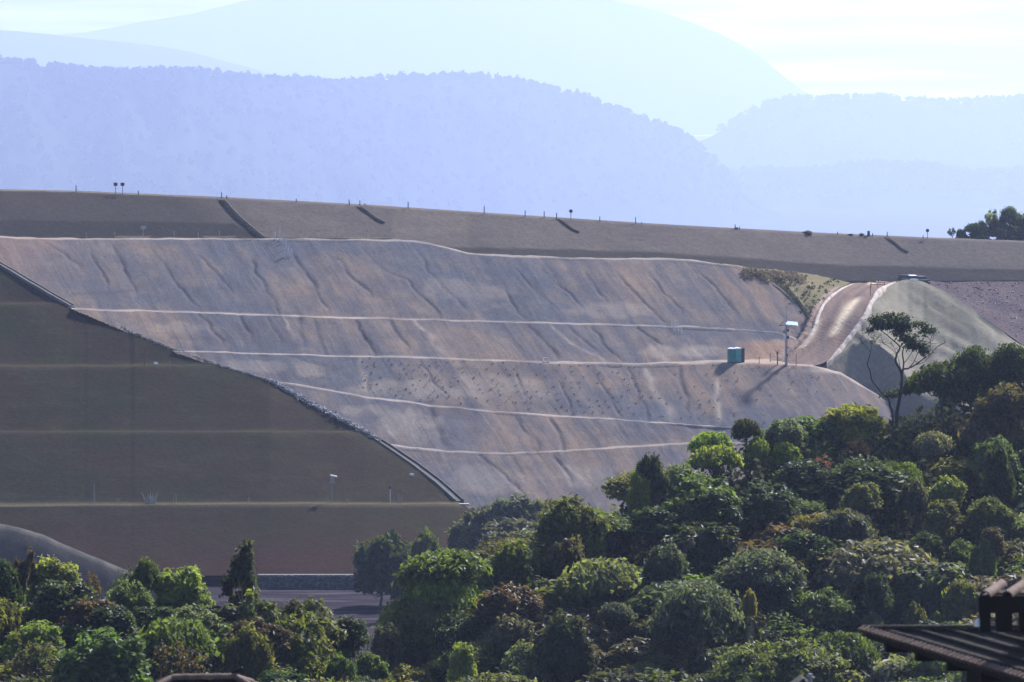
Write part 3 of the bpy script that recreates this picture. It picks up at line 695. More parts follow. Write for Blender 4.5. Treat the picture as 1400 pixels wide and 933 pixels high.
# ------------------------------------------------------------------ trees
def limb(a, b, sag, n=5, r=None):
    r = r or rng
    pts = []
    a = np.array(a, float); b = np.array(b, float)
    j = r.normal(size=(n + 1, 3)) * 0.035; j[0] = j[-1] = 0
    for i in range(n + 1):
        t = i / n
        p = a * (1 - t) + b * t + j[i]
        p[2] += sag * math.sin(t * math.pi)
        pts.append(p)
    return pts
def make_tree(kind, seed):
    """unit tree: height 1, crown about 1 wide; returns crown mesh, trunk mesh"""
    r = np.random.default_rng(seed)
    spec = dict(dome=(0.74, 54, 330, 0.042, 0.85), flat=(0.40, 34, 260, 0.055, 1.2), tall=(0.80, 14, 250, 0.034, 0.40), bush=(0.94, 44, 320, 0.055, 1.0),
                feather=(0.85, 50, 330, 0.046, 1.1), dry=(0.74, 26, 46, 0.034, 0.8), sparse=(0.45, 11, 120, 0.040, 0.45), wide=(0.62, 110, 520, 0.030, 1.5), umbrella=(0.46, 40, 260, 0.032, 1.0), plume=(0.95, 70, 420, 0.026, 0.9))[kind]
    c, nl, npl, ls, aw = spec
    base = 1 - c
    lob = []
    ph = r.random(4) * 6.28
    for i in range(nl):
        az = i * 2.399963 + r.normal() * 0.35
        af = 0.92 + 0.22 * math.sin(2 * az + ph[0]) + 0.15 * math.sin(3 * az + ph[1]); zf_ = 0.10 * math.sin(az + ph[2]) + 0.06 * math.sin(2 * az + ph[3])
        q = (i + 0.5) / nl
        if kind in ('flat', 'umbrella'):
            rad = 0.42 * math.sqrt(q) ; z = 1 - 0.10 - c * 0.65 * (rad / 0.42) ** 2.2 * r.uniform(0.6, 1.1); lr = r.uniform(0.10, 0.15)
        elif kind == 'tall':
            z = base + c * (0.08 + 0.84 * q); rad = 0.42 * math.sin(math.pi * min(0.98, 0.25 + 0.72 * q)) ** 0.8 * r.uniform(0.3, 1.1); lr = r.uniform(0.07, 0.19)
        else:
            e = math.asin(min(1, 0.02 + 0.98 * q)); rr = r.uniform(0.62, 1.0)
            rad = 0.42 * math.cos(e) ** 0.6 * rr * r.uniform(0.85, 1.12) + 0.02; rad *= af; z = base + c * 0.14 + c * (0.66 + zf_ * math.cos(e)) * math.sin(e) ** 0.8 * r.uniform(0.74, 1.10); lr = r.uniform(0.055, 0.135) * (0.75 if kind in ('plume', 'wide') else 1)
        lob.append((rad * math.cos(az), rad * math.sin(az), z, lr, r.random()))
    C = []; N = []; T = []; SZ_ = []
    for (x, y, z, lr, tn) in lob:
        n = int(npl * (lr / 0.13) ** 1.6)
        d = r.normal(size=(n, 3)); d /= np.linalg.norm(d, axis=1)[:, None]
        d[:, 2] = np.where(d[:, 2] < -0.35, -d[:, 2], d[:, 2])
        zs = 0.62 if kind in ('flat', 'umbrella', 'wide') else (1.2 if kind == 'plume' else (0.75 if kind == 'tall' else 0.85))
        if kind == 'feather': zs = 0.6
        rho = (0.45 + 0.62 * r.random(n) ** 0.6)[:, None]
        p = np.array([x, y, z]) + d * np.array([1, 1, zs * c / 0.62 if kind not in ('flat', 'umbrella', 'tall', 'plume') else zs]) * lr * rho
        # ragged outline: a few sprays leave the clump
        sp = r.random(n) < 0.30
        p[sp] += d[sp] * lr * 0.85 * r.random((int(sp.sum()), 1))
        p[:, 2] = np.minimum(p[:, 2], 1.03)
        C.append(p); N.append(d * 0.9 + np.array([0, 0, 0.5]) + 0.75 * r.normal(size=(n, 3)))
        T.append(np.clip(0.55 * tn + 0.45 * r.random(n), 0, 1)); SZ_.append(np.full(n, ls) * r.uniform(0.65, 1.3, n))
    C = np.concatenate(C); N = np.concatenate(N); T = np.concatenate(T); SZ_ = np.concatenate(SZ_)
    asp = 3.0 if kind in ('feather', 'plume') else 1.8
    Q = leaf_quads(C * np.array([aw, aw, 1]), N, SZ_, r, aspect=asp) / np.array([aw, aw, 1])
    crown = quads_mesh(kind + '_crown', Q, M['leaf'], T)
    mb = MB()
    fork = base + c * 0.22
    mb.tube([(0, 0, -0.12), (0.01, 0, 0.0), (0.015 * r.normal(), 0.015, fork * 0.5), (0.02 * r.normal(), 0, fork)], [0.030, 0.026, 0.021, 0.016], 7)
    ks = range(nl) if kind in ('dry', 'sparse', 'umbrella') else range(0, nl, 2)
    top = mb.v[-1]
    for k in ks:
        x, y, z, lr, _ = lob[k]
        st = np.array([0, 0, fork * r.uniform(0.62, 1.0)])
        pts = limb(st, (x, y, z), -0.03, 5, r)
        mb.tube(pts, np.linspace(0.011, 0.0035, 6).tolist(), 5, False)
        if kind in ('dry', 'sparse'):
            for q in range(4):
                e = np.array([x, y, z]) + r.normal(size=3) * lr * 0.9
                mb.tube(limb(pts[3 + q % 2], e, 0.0, 3, r), [0.004, 0.003, 0.0025, 0.0018], 4, False)
    trunk = mb.mesh(kind + '_trunk', M['bark'], True)
    return crown, trunk
KINDS_ = {}
for ki, kd in enumerate(('dome', 'flat', 'tall', 'bush', 'feather', 'dry', 'sparse', 'wide', 'umbrella', 'plume')):
    KINDS_[kd] = [make_tree(kd, 300 + ki * 10 + j) for j in range(3 if kd in ('dome', 'bush', 'flat') else 2)]
TCOL = dict(lime=(0.160, 0.210, 0.042), yellow=(0.170, 0.185, 0.048), green=(0.086, 0.114, 0.036), dark=(0.038, 0.055, 0.022), olive=(0.100, 0.108, 0.034),
            brown=(0.075, 0.060, 0.034), rust=(0.20, 0.105, 0.065), pale=(0.135, 0.148, 0.080), silver=(0.090, 0.093, 0.072), grey=(0.064, 0.078, 0.046))
CWORD = dict(lime='lime green', yellow='yellowish green', green='mid green', dark='dark green', olive='olive green', brown='brownish olive', rust='rust brown', pale='pale green', silver='silvery green', grey='grey green')
FWORD = dict(dome='dome-crowned', flat='flat-topped', tall='slender', bush='bushy', feather='feathery', dry='dry twiggy', sparse='thinly leaved', wide='broad-crowned', umbrella='umbrella-shaped', plume='plumy')
NAME = dict(dome='broadleaf_tree', flat='flat_topped_tree', tall='slender_tree', bush='bushy_tree', feather='feathery_tree', dry='dry_tree', sparse='sparse_tree', wide='broadleaf_tree', umbrella='umbrella_tree', plume='bamboo_clump')
CFRAC = dict(dome=0.74, flat=0.40, tall=0.80, bush=0.94, feather=0.85, dry=0.74, sparse=0.45, wide=0.62, umbrella=0.46, plume=0.95)
PLACED = []                       # (u, v_top, w_px, h_px, Y, X, radius)
def put_tree(kind, col, x, y, z, wm, hm, label, cat='tree', group=None, bark=None, rz=None, name=None, var=None, tint=None, depth=None):
    vs = KINDS_[kind]; crown, trunk = vs[(random.randrange(len(vs)) if var is None else var) % len(vs)]
    e = empty(name or NAME[kind], (x, y, z), label, cat, group, random.uniform(0, 6.28) if rz is None else rz)
    e.scale = (wm, wm, hm)
    e.rotation_euler.x = random.uniform(-0.10, 0.10); e.rotation_euler.y = random.uniform(-0.10, 0.10)
    c = link('crown', crown, e); k = link('trunk', trunk, e)
    if depth:
        cf = CFRAC[kind]; kk = min(1.2, max(0.3, depth / (cf * hm)))
        c.scale = (1, 1, kk); c.location = (0, 0, 1 - kk)
    base = TCOL[col] if isinstance(col, str) else col
    j = [random.uniform(0.85, 1.15) for _ in range(3)] if tint is None else tint
    c.color = (base[0] * j[0], base[1] * j[1], base[2] * j[2], 1)
    if bark:
        k.material_slots[0].link = 'OBJECT'; k.material_slots[0].material = M[bark]
    return e
def solveY(u, v, h, y0=372, y1=530):
    best = None
    for Y in np.arange(y0, y1, 0.5):
        p = P(u, v, Y); d = p.z - float(ground(p.x, p.y))
        if best is None or d < best[0]: best = (d, Y)
        if d <= h: return Y, d
    return best[1], best[0]
FG = 'trees of the near wooded hillside'
LAND = []                         # (u, v_centre, reference phrase)
# (u, v_top, width px, crown depth px, kind, colour, tree height m, label, short reference)
LM = [
 (1172, 549, 92, 50, 'feather', 'lime', 4.5, 'bright lime feathery tree at the foot of the tall bare tree', 'the lime feathery tree under the tall bare tree'),
 (977, 594, 54, 22, 'flat', 'lime', 4, 'upper of two lime crowns stacked at the hill edge by the bare slope', 'the upper stacked lime crown'),
 (980, 613, 68, 24, 'flat', 'lime', 4, 'lower and wider of two lime crowns stacked at the hill edge', 'the lower stacked lime crown'),
 (1037, 602, 30, 18, 'flat', 'lime', 3.5, 'small lime flat crown right of the two stacked lime crowns', 'the small lime flat crown'),
 (1073, 606, 38, 24, 'dome', 'lime', 4, 'small lime domed tree between the small lime flat crown and the rust twigs', 'the small lime dome'),
 (892, 619, 42, 50, 'dome', 'dark', 7, 'dark round-headed tree standing out where the hill edge meets the lower bare slope', 'the dark round-headed edge tree'),
 (872, 646, 40, 48, 'dome', 'yellow', 6, 'tall yellowish green tree just below the dark round-headed edge tree', 'the tall yellowish edge tree'),
 (930, 632, 52, 38, 'feather', 'pale', 4.5, 'pale green tree of arching fronds right of the dark round-headed edge tree', 'the pale fronded tree'),
 (1072, 571, 60, 34, 'dome', 'pale', 5, 'large-leaved pale tree on the hill edge left of the lime feathery tree', 'the pale large-leaved edge tree'),
 (1021, 576, 38, 18, 'flat', 'dark', 4, 'small dark flat bush on the hill edge under the bare slope', 'the small dark edge bush'),
 (1055, 587, 42, 22, 'dry', 'brown', 4, 'dry brownish tree tucked below the pale large-leaved edge tree', 'the dry tree below the pale edge tree'),
 (1175, 597, 40, 28, 'dry', 'rust', 4, 'rust-brown dry tree below the lime feathery tree', 'the rust dry tree'),
 (1121, 623, 38, 20, 'dry', 'rust', 3.5, 'low spray of rust-brown twigs left of the rust-brown dry tree', 'the low rust twigs'),
 (1332, 478, 62, 40, 'umbrella', 'dark', 8, 'left one of two dark umbrella trees against the pale grass spur', 'the left umbrella tree'),
 (1392, 474, 66, 42, 'umbrella', 'dark', 8, 'right one of two dark umbrella trees, cut by the right edge', 'the right umbrella tree'),
 (1292, 500, 90, 34, 'flat', 'dark', 6.5, 'dark low-crowned tree between the tall bare tree and the left umbrella tree', 'the dark tree beside the tall bare tree'),
 (1354, 510, 34, 26, 'bush', 'yellow', 5, 'small yellowish tree right under the dark umbrella trees', 'the yellowish tree under the umbrella trees'),
 (1368, 530, 84, 70, 'dome', 'brown', 8, 'big brownish dark tree below the umbrella trees at the right edge', 'the big brown tree at the right edge'),
 (1277, 594, 50, 22, 'flat', 'pale', 4, 'pale shiny-leaved flat tree on the upper right hillside', 'the pale shiny flat tree'),
 (1322, 571, 48, 26, 'dry', 'brown', 4.5, 'dry brown tree right of the pale shiny flat tree', 'the dry brown tree'),
 (1355, 597, 56, 46, 'dome', 'green', 7, 'fresh green domed tree below the big brown tree at the right edge', 'the fresh green dome'),
 (1376, 612, 44, 60, 'dome', 'dark', 8, 'dark slender tree beside the fresh green dome near the right edge', 'the dark slender tree'),
 (1291, 650, 46, 34, 'dome', 'yellow', 6, 'yellow-topped round tree in the middle of the right hillside', 'the yellow-topped round tree'),
 (1256, 655, 44, 40, 'dome', 'grey', 6, 'grey-green round tree touching the yellow-topped round tree on its left', 'the grey-green round tree'),
 (1294, 687, 56, 40, 'dome', 'olive', 6.5, 'olive round tree directly below the yellow-topped round tree', 'the olive round tree'),
 (1180, 662, 54, 30, 'dome', 'olive', 6, 'olive humped tree on the open hillside below the rust twigs', 'the olive humped tree'),
 (1353, 678, 62, 44, 'dome', 'olive', 7, 'tan-tipped olive tree below the dark slender tree', 'the tan-tipped olive tree'),
 (1345, 737, 46, 62, 'dome', 'green', 7, 'bright mid green tree above the clay roof at right', 'the mid green tree above the roof'),
 (1362, 722, 36, 26, 'dome', 'brown', 7.5, 'brownish round top just behind the mid green tree above the roof', 'the brownish round top'),
 (1316, 737, 40, 30, 'dome', 'olive', 6, 'small olive dome left of the mid green tree above the roof', 'the small olive dome'),
 (1311, 797, 60, 54, 'dome', 'olive', 6.5, 'pale olive round tree left of the raised roof cap', 'the round tree by the roof cap'),
 (1258, 726, 52, 34, 'dome', 'dark', 6.5, 'dark dome in the shade up the slope from the roof tip', 'the dark shaded dome'),
 (1208, 786, 42, 40, 'dome', 'dark', 6.5, 'dark rounded tree up and right of the roof tip clearing', 'the dark rounded tree'),
 (1193, 837, 30, 22, 'feather', 'pale', 4, 'small drooping palm-like tree right behind the roof tip', 'the drooping palm at the roof tip'),
 (1285, 838, 40, 20, 'bush', 'lime', 4, 'small lime bush peeping over the clay roof', 'the lime bush over the roof'),
 (1250, 826, 32, 30, 'bush', 'olive', 5, 'small olive tree left of the lime bush over the roof', 'the olive tree by the lime bush'),
 (1272, 897, 76, 50, 'dome', 'green', 6, 'rounded green tree under the eave of the clay roof', 'the round tree under the eave'),
 (1068, 874, 226, 70, 'wide', 'olive', 9, 'widest olive crown in the wood, at the bottom edge right of centre', 'the widest olive crown'),
 (950, 803, 122, 60, 'umbrella', 'silver', 9.5, 'umbrella tree with many pale bare limbs under its crown', 'the umbrella tree with pale limbs'),
 (1026, 805, 20, 34, 'dome', 'yellow', 8, 'narrow yellowish tree right of the umbrella tree with pale limbs', 'the narrow yellowish tree'),
 (706, 839, 58, 42, 'dome', 'pale', 6, 'pale domed tree in the shaded middle of the wood, upper of a pair', 'the upper pale dome of the pair'),
 (717, 876, 70, 50, 'dome', 'pale', 6, 'pale domed tree, lower of a pair in the shaded middle of the wood', 'the lower pale dome of the pair'),
 (632, 883, 38, 50, 'dome', 'yellow', 7, 'narrow yellowish tree near the bottom edge left of the pale domed pair', 'the narrow yellowish bottom tree'),
 (674, 916, 42, 20, 'bush', 'yellow', 4.5, 'yellowish bush at the bottom edge below the pale domed pair', 'the yellowish bottom bush'),
 (830, 770, 104, 36, 'flat', 'pale', 7, 'wide pale green drooping crown in the middle of the wood', 'the wide pale drooping crown'),
 (838, 827, 46, 18, 'flat', 'silver', 6, 'small crown of silvery white leaves below the wide pale drooping crown', 'the silvery white crown'),
 (780, 834, 76, 80, 'dome', 'dark', 8, 'big dark green dome left of the silvery white crown', 'the big dark dome'),
 (606, 789, 104, 34, 'flat', 'lime', 5.5, 'large pale lime flat crown at the left end of the right-hand wood', 'the large lime flat crown'),
 (586, 812, 150, 60, 'wide', 'green', 6.5, 'broad green sloping crown below the large pale lime flat crown', 'the broad green sloping crown'),
 (612, 757, 118, 32, 'flat', 'olive', 5, 'flat olive crown above the large pale lime flat crown', 'the flat olive crown'),
 (780, 676, 88, 62, 'dome', 'green', 8, 'tall domed green tree rising at the wood edge beside the hazy bamboo grove', 'the tall green dome by the bamboo'),
 (812, 690, 26, 20, 'bush', 'yellow', 6, 'small yellowish tree leaning out right of the tall green dome', 'the small yellowish tree'),
 (713, 737, 70, 52, 'dome', 'olive', 6.5, 'olive tree with yellow tip below the hazy bamboo grove', 'the olive tree below the bamboo'),
 (776, 735, 58, 50, 'dome', 'brown', 6.5, 'brownish olive tree right under the tall green dome', 'the brownish tree under the tall dome'),
 (690, 798, 100, 46, 'dome', 'brown', 7, 'wide brownish tree right of the large pale lime flat crown', 'the wide brownish tree'),
 (972, 670, 72, 44, 'dome', 'dark', 6.5, 'dark massed crown in the middle below the lower stacked lime crown', 'the dark massed crown'),
 (1048, 756, 116, 44, 'umbrella', 'silver', 8, 'speckled silvery umbrella tree in the centre of the dark wood', 'the speckled silvery umbrella tree'),
 (905, 742, 62, 46, 'dome', 'grey', 7, 'grey-green dome left of the speckled silvery umbrella tree', 'the grey dome'),
 (1150, 700, 72, 40, 'dome', 'grey', 7, 'grey dome with glinting leaves below the olive humped tree', 'the glinting grey dome'),
 # left wood
 (28, 747, 36, 40, 'sparse', 'brown', 6, 'thin brownish tree sticking up before the grey bank at far left', 'the thin tree before the grey bank'),
 (86, 761, 78, 50, 'dome', 'yellow', 6, 'yellowish green tree right of the thin brownish tree at far left', 'the yellowish tree at far left'),
 (8, 768, 44, 44, 'dome', 'dark', 7, 'dark green tree cut by the left edge', 'the dark tree on the left edge'),
 (131, 775, 34, 36, 'dry', 'brown', 5, 'dry brown tree right of the yellowish tree at far left', 'the dry tree in the left wood'),
 (176, 774, 40, 34, 'dry', 'dark', 5.5, 'dark leafless tree left of the small glossy round tree', 'the dark leafless tree'),
 (209, 761, 34, 32, 'dome', 'green', 6.5, 'small glossy green round tree on a bare trunk before the grass embankment', 'the small glossy round tree'),
 (164, 792, 74, 46, 'dome', 'olive', 6, 'speckled olive tree below the dark leafless tree', 'the speckled olive tree'),
 (258, 780, 86, 48, 'dome', 'yellow', 6, 'sunlit yellow-green tree between the glossy round tree and the slender dark tree', 'the sunlit yellow-green tree'),
 (262, 826, 84, 40, 'dome', 'pale', 5.5, 'pale green tree right below the sunlit yellow-green tree', 'the pale tree below the sunlit one'),
 (138, 869, 130, 64, 'dome', 'green', 7, 'big leafy green tree low in the left wood, left of the tiled ridge', 'the big leafy green tree'),
 (331, 742, 40, 62, 'tall', 'dark', 8, 'slender dark tree leaning right, tallest of the left wood', 'the slender dark tree'),
 (425, 816, 92, 52, 'dome', 'green', 6.5, 'bright green round tree before the gabion wall', 'the bright round tree by the gabions'),
 (418, 846, 96, 60, 'dome', 'olive', 6, 'olive tree right below the bright green round tree', 'the olive tree below the bright one'),
 (345, 806, 58, 50, 'sparse', 'olive', 6.5, 'open olive tree with visible limbs below the slender dark tree', 'the open tree with visible limbs'),
 (462, 896, 42, 36, 'dome', 'green', 4.5, 'left one of two small round green trees at the bottom edge', 'the left small round tree'),
 (507, 896, 52, 38, 'dome', 'green', 4.5, 'right one of two small round green trees at the bottom edge', 'the right small round tree'),
 (522, 880, 54, 26, 'bush', 'brown', 4.5, 'brownish shrub above the pair of small round green trees', 'the brownish shrub'),
 (564, 878, 38, 22, 'bush', 'dark', 4.5, 'dark green shrub right of the brownish shrub', 'the dark shrub'),
 (560, 912, 70, 24, 'bush', 'yellow', 4, 'low yellow-olive bush at the bottom edge right of two round green trees', 'the low yellow-olive bush'),
 (55, 862, 96, 60, 'dry', 'brown', 6, 'brown leafless thicket left of the big leafy green tree', 'the brown thicket'),
 (240, 868, 84, 56, 'dry', 'brown', 6, 'brown dry tree between the big leafy green tree and the tiled ridge', 'the brown dry tree above the ridge'),
 (497, 842, 52, 30, 'dome', 'dark', 6, 'dark tree in the gap right of the bright green round tree', 'the dark tree in the gap'),
 (470, 860, 56, 30, 'dome', 'olive', 5.5, 'small olive tree standing in front of the grey clearing', 'the olive tree before the clearing'),
 (538, 852, 48, 30, 'dome', 'grey', 5.5, 'grey green tree at the left foot of the broad green sloping crown', 'the grey green tree at the crown foot'),
 (335, 858, 66, 60, 'dome', 'olive', 6, 'olive tree right above the tiled roof ridge', 'the olive tree above the ridge'),
]
for (u, v, wpx, hpx, kind, col, h, label, ref) in LM:
    Y, d = solveY(u, v, h)
    p = P(u, v, Y); hh = max(d, 2.0)
    if d > h + 0.6: print('tall', u, v, kind, round(d, 1), h)
    g = p.z - hh
    wm = wpx / F * Y
    bark = 'pale_bark' if 'pale limbs' in label or 'visible limbs' in label else ('dark_bark' if kind == 'dry' else None)
    tr_ = put_tree(kind, col, p.x, Y + wm * 0.1, g, wm * 1.04, hh, label, 'tree' if 'bush' not in label and 'shrub' not in label else 'shrub', FG, bark,
             name='shrub' if ('shrub' in label or 'bush' in label.split()[:5]) else None, depth=hpx / F * Y * (1.35 if u > 560 else 1.7) if kind not in ('bush',) else None)
    if 'leaning right' in label: tr_.rotation_euler = (0, 0.16, 0); tr_.location.x -= 1.1
    PLACED.append((u, v, wpx, hpx, Y, p.x, wm / 2))
    LAND.append((u, v + hpx * 0.5, ref))
SKY_R = [(470, 905), (500, 880), (540, 845), (560, 800), (600, 778), (660, 765), (700, 742), (735, 715), (745, 700), (830, 700), (850, 660), (880, 636), (925, 615), (960, 598), (1000, 588), (1050, 580), (1100, 570), (1150, 560), (1210, 553), (1250, 540), (1290, 520), (1310, 505), (1420, 495)]
SKY_L = [(-60, 772), (0, 772), (60, 772), (120, 782), (180, 782), (230, 785), (310, 785), (345, 812), (380, 830), (460, 850), (490, 880), (520, 905), (620, 915)]
def filler(n, xr, yr, spacing, sky, kinds, cols, hr, wr):
    out = 0; tries = 0
    while out < n and tries < 6000:
        tries += 1
        x = random.uniform(*xr); y = random.uniform(*yr)
        gz = float(ground(x, y))
        if gz < -70: continue
        kind = random.choice(kinds); col = random.choice(cols)
        h = random.uniform(*hr) * (0.7 if kind == 'bush' else 1); wm = random.uniform(*wr)
        if any((q[5] - x) ** 2 + (q[4] - y) ** 2 < (spacing * 0.5 + 0.42 * q[6]) ** 2 for q in PLACED): continue
        u, v = toUV((x, y, gz + h)); lim = lerp(sky, u)
        if v < lim:
            h -= (lim - v) / F * y
            if h < 2.6: continue
            u, v = toUV((x, y, gz + h))
        if u < -60 or u > 1460 or v > 975: continue
        if 1180 < u < 1270 and v < 574: continue
        wp = wm / y * F
        bad = False
        for q in PLACED[:len(LM)]:
            if q[4] > y and abs(q[0] - u) < (q[2] + wp) * 0.33 and q[1] - 6 < v + 4 < q[1] + q[3] * 0.5: bad = True; break
            if q[4] > y and abs(q[0] - u) < (q[2] + wp) * 0.33 and v < q[1] : bad = True; break
        if bad: continue
        cand = sorted(LAND, key=lambda l: math.hypot(l[0] - u, (l[1] - v - 12) * 1.3))[:9]
        lab = None
        for (lu, lv, ref) in cand:
            dx, dy = u - lu, v + 12 - lv
            rel = ('right of' if dx > 0 else 'left of') if abs(dx) > 2 * abs(dy) else (('below' if dy > 0 else 'above') if abs(dy) > 2 * abs(dx) else ('below and ' if dy > 0 else 'above and ') + ('right of' if dx > 0 else 'left of'))
            s = f"{CWORD[col]} {FWORD[kind]} tree {rel} {ref}"
            if s not in USED and len(s.split()) <= 16: lab = s; break
        if not lab: continue
        USED.add(lab)
        put_tree(kind, col, x, y, gz - 0.2, wm, h, lab, 'tree', FG, 'dark_bark' if kind == 'dry' else random.choice([None, None, 'pale_bark', 'dark_bark']), depth=wm * random.uniform(0.55, 0.8) if kind in ('dome', 'flat', 'wide', 'umbrella', 'feather') else None)
        PLACED.append((u, v, wp, wp * 0.5, y, x, wm / 2)); out += 1
    return out
USED = set()
nR = filler(132, (-16, 54), (424, 512), 3.6, SKY_R, ['dome', 'dome', 'dome', 'dome', 'flat', 'flat', 'wide', 'feather', 'dry', 'umbrella'], ['dark', 'dark', 'dark', 'dark', 'green', 'green', 'green', 'grey', 'grey', 'olive', 'olive', 'brown', 'silver', 'pale'], (4.0, 6.5), (5.0, 9.5))
nL = filler(44, (-44, -7), (386, 412), 1.6, SKY_L, ['dome', 'dome', 'bush', 'flat', 'feather'], ['olive', 'olive', 'green', 'yellow', 'dark', 'brown'], (4.8, 7.0), (3.4, 6.2))
nL += filler(60, (-44, -4), (366, 412), 2.0, SKY_L, ['dome', 'dome', 'bush', 'bush', 'dry', 'feather'], ['olive', 'olive', 'brown', 'brown', 'green', 'dark', 'yellow', 'grey'], (3.4, 5.4), (3.4, 6.0))
print('fillers', nR, nL)

# undergrowth between the trees
n = 210000
ux = rng.uniform(-52, 60, n); uy = rng.uniform(362, 530, n)
uz = ground(ux, uy); keep = uz > -73
ux, uy, uz = ux[keep], uy[keep], uz[keep]
uh = rng.random(len(ux)) ** 0.8 * (0.5 + 3.4 * vnoise(ux * 0.42, uy * 0.42, 140) ** 1.3)
Q = leaf_quads(np.stack([ux, uy, uz + uh], 1), rng.normal(size=(len(ux), 3)) + np.array([0, 0, 0.8]), 0.34)
M['under'] = stuff_leaf('undergrowth_leaves', (0.028, 0.038, 0.017), (0.095, 0.098, 0.038))
o = link('undergrowth', quads_mesh('undergrowth', Q, M['under'], rng.random(len(ux))))
tag(o, 'dense low undergrowth filling the gaps between the hillside trees', 'undergrowth', None, 'stuff')

# the tall bare tree on the hill edge and its leaning neighbour
def zp(x, y): return 1160 + x * 240 / 1400, 420 + y * 160 / 933
HY = solveY(1226, 566, 2.0)[0]
def hero(name, label, stems, blobs, col, group=None):
    u0, v0_ = zp(*stems[0][0][0]); b = P(u0, v0_, HY)
    gz = float(ground(b.x, b.y))
    e = empty(name, (b.x, HY, gz), label, 'tree', group)
    mb = MB(); base = Vector((b.x, HY, gz))
    r = np.random.default_rng(5)
    first = True
    for pts, r0, r1_ in stems:
        W = []
        for i, q in enumerate(pts):
            u, v = zp(*q); p = P(u, v, HY) - base
            p.y += 0.35 * math.sin(q[0] * 0.021 + i) * min(i, 3) / 3
            W.append(p)
        if first: W = [Vector((W[0].x, 0, -0.6))] + W; first = False
        Wn = np.array([list(w_) for w_ in W]); n = len(W) * 4
        D = np.stack([cat(Wn[:, k], n) for k in range(3)], 1)
        mb.tube(D.tolist(), np.linspace(r0, r1_, n).tolist(), 6, False)
        if r1_ < 0.03:
            for k in range(7):
                i = int(n * r.uniform(0.45, 0.98)); dd = r.normal(size=3) * np.array([1, 0.8, 0.6]); dd[2] = abs(dd[2]) + 0.1; dd /= np.linalg.norm(dd)
                ln = r.uniform(0.4, 1.0)
                mb.tube([D[i], D[i] + dd * ln * 0.5 + r.normal(size=3) * 0.05, D[i] + dd * ln + r.normal(size=3) * 0.12], [0.02, 0.014, 0.007], 4, False)
    mb.build('trunk', M['dark_bark'], e, True)
    C = []; N = []
    for (x, y, rx, ry, n) in blobs:
        u, v = zp(x, y); c = np.array(P(u, v, HY) - base)
        s = HY / F * 240 / 1400
        # clumps inside the blob
        m = max(4, n // 28); n = int(n * 1.05)
        cc = r.normal(size=(m, 3)); cc /= np.linalg.norm(cc, axis=1)[:, None]; cc = cc * (r.random((m, 1)) ** 0.4) * np.array([rx * s * 1.08, rx * s * 0.8, ry * s * 1.4])
        k = r.integers(0, m, n)
        d = r.normal(size=(n, 3)); d /= np.linalg.norm(d, axis=1)[:, None]
        C.append(c + cc[k] + d * np.array([0.62, 0.6, 0.36]) * r.random((n, 1)) ** 0.8); N.append(d + np.array([0, 0, 0.7]) + 0.6 * r.normal(size=(n, 3)))
    C = np.concatenate(C); N = np.concatenate(N)
    cr = link('crown', quads_mesh('bare_crown', leaf_quads(C, N, 0.15, r), M['leaf'], r.random(len(C))), e)
    cr.color = (*col, 1)
    return e
hero('bare_tree', 'tall bare-limbed tree with a lopsided dark crown standing on the hill edge', [
    ([(385, 860), (400, 770), (415, 680), (425, 560), (412, 500), (380, 440), (386, 380), (410, 320), (350, 260), (290, 210), (230, 168)], 0.19, 0.028),
    ([(425, 560), (432, 500), (480, 488), (540, 460), (600, 410), (660, 370), (720, 310), (775, 280)], 0.10, 0.012),
    ([(428, 545), (440, 450), (430, 370), (450, 310), (520, 255), (585, 190)], 0.09, 0.015),
    ([(410, 320), (440, 280), (450, 220), (430, 170)], 0.06, 0.015), ([(480, 488), (520, 440), (560, 360), (620, 300), (680, 260)], 0.05, 0.012),
    ([(540, 460), (600, 440), (640, 400), (700, 350)], 0.04, 0.01), ([(440, 450), (480, 400), (520, 340), (560, 300)], 0.04, 0.012), ([(600, 410), (650, 330), (655, 260)], 0.035, 0.01),
    ([(386, 380), (340, 330), (270, 280), (240, 265)], 0.03, 0.01), ([(415, 500), (395, 400), (340, 280)], 0.035, 0.012)],
    [(300, 120, 120, 42, 1100), (380, 110, 110, 40, 1000), (250, 140, 80, 30, 500), (440, 150, 70, 45, 500), (430, 210, 60, 50, 520), (490, 275, 55, 45, 480), (540, 300, 40, 24, 260), (610, 170, 40, 45, 230), (672, 190, 26, 16, 120), (610, 345, 42, 30, 260), (585, 310, 30, 20, 130), (560, 150, 40, 25, 130), (165, 180, 16, 16, 60), (440, 690, 35, 40, 160), (350, 680, 60, 30, 200)], (0.030, 0.045, 0.020))
hero('leaning_tree', 'thin leafless tree leaning left beside the tall bare tree', [
    ([(352, 855), (330, 780), (318, 730), (270, 690), (222, 630), (186, 580), (170, 500), (150, 460), (164, 400), (175, 360)], 0.11, 0.035),
    ([(175, 360), (150, 320), (118, 288), (88, 250)], 0.035, 0.010), ([(175, 360), (188, 290), (176, 205)], 0.035, 0.010), ([(150, 330), (110, 300), (100, 260)], 0.02, 0.008), ([(188, 300), (215, 270), (240, 240)], 0.018, 0.007)],
    [(300, 700, 40, 20, 50), (190, 290, 30, 20, 14)], (0.05, 0.055, 0.03))

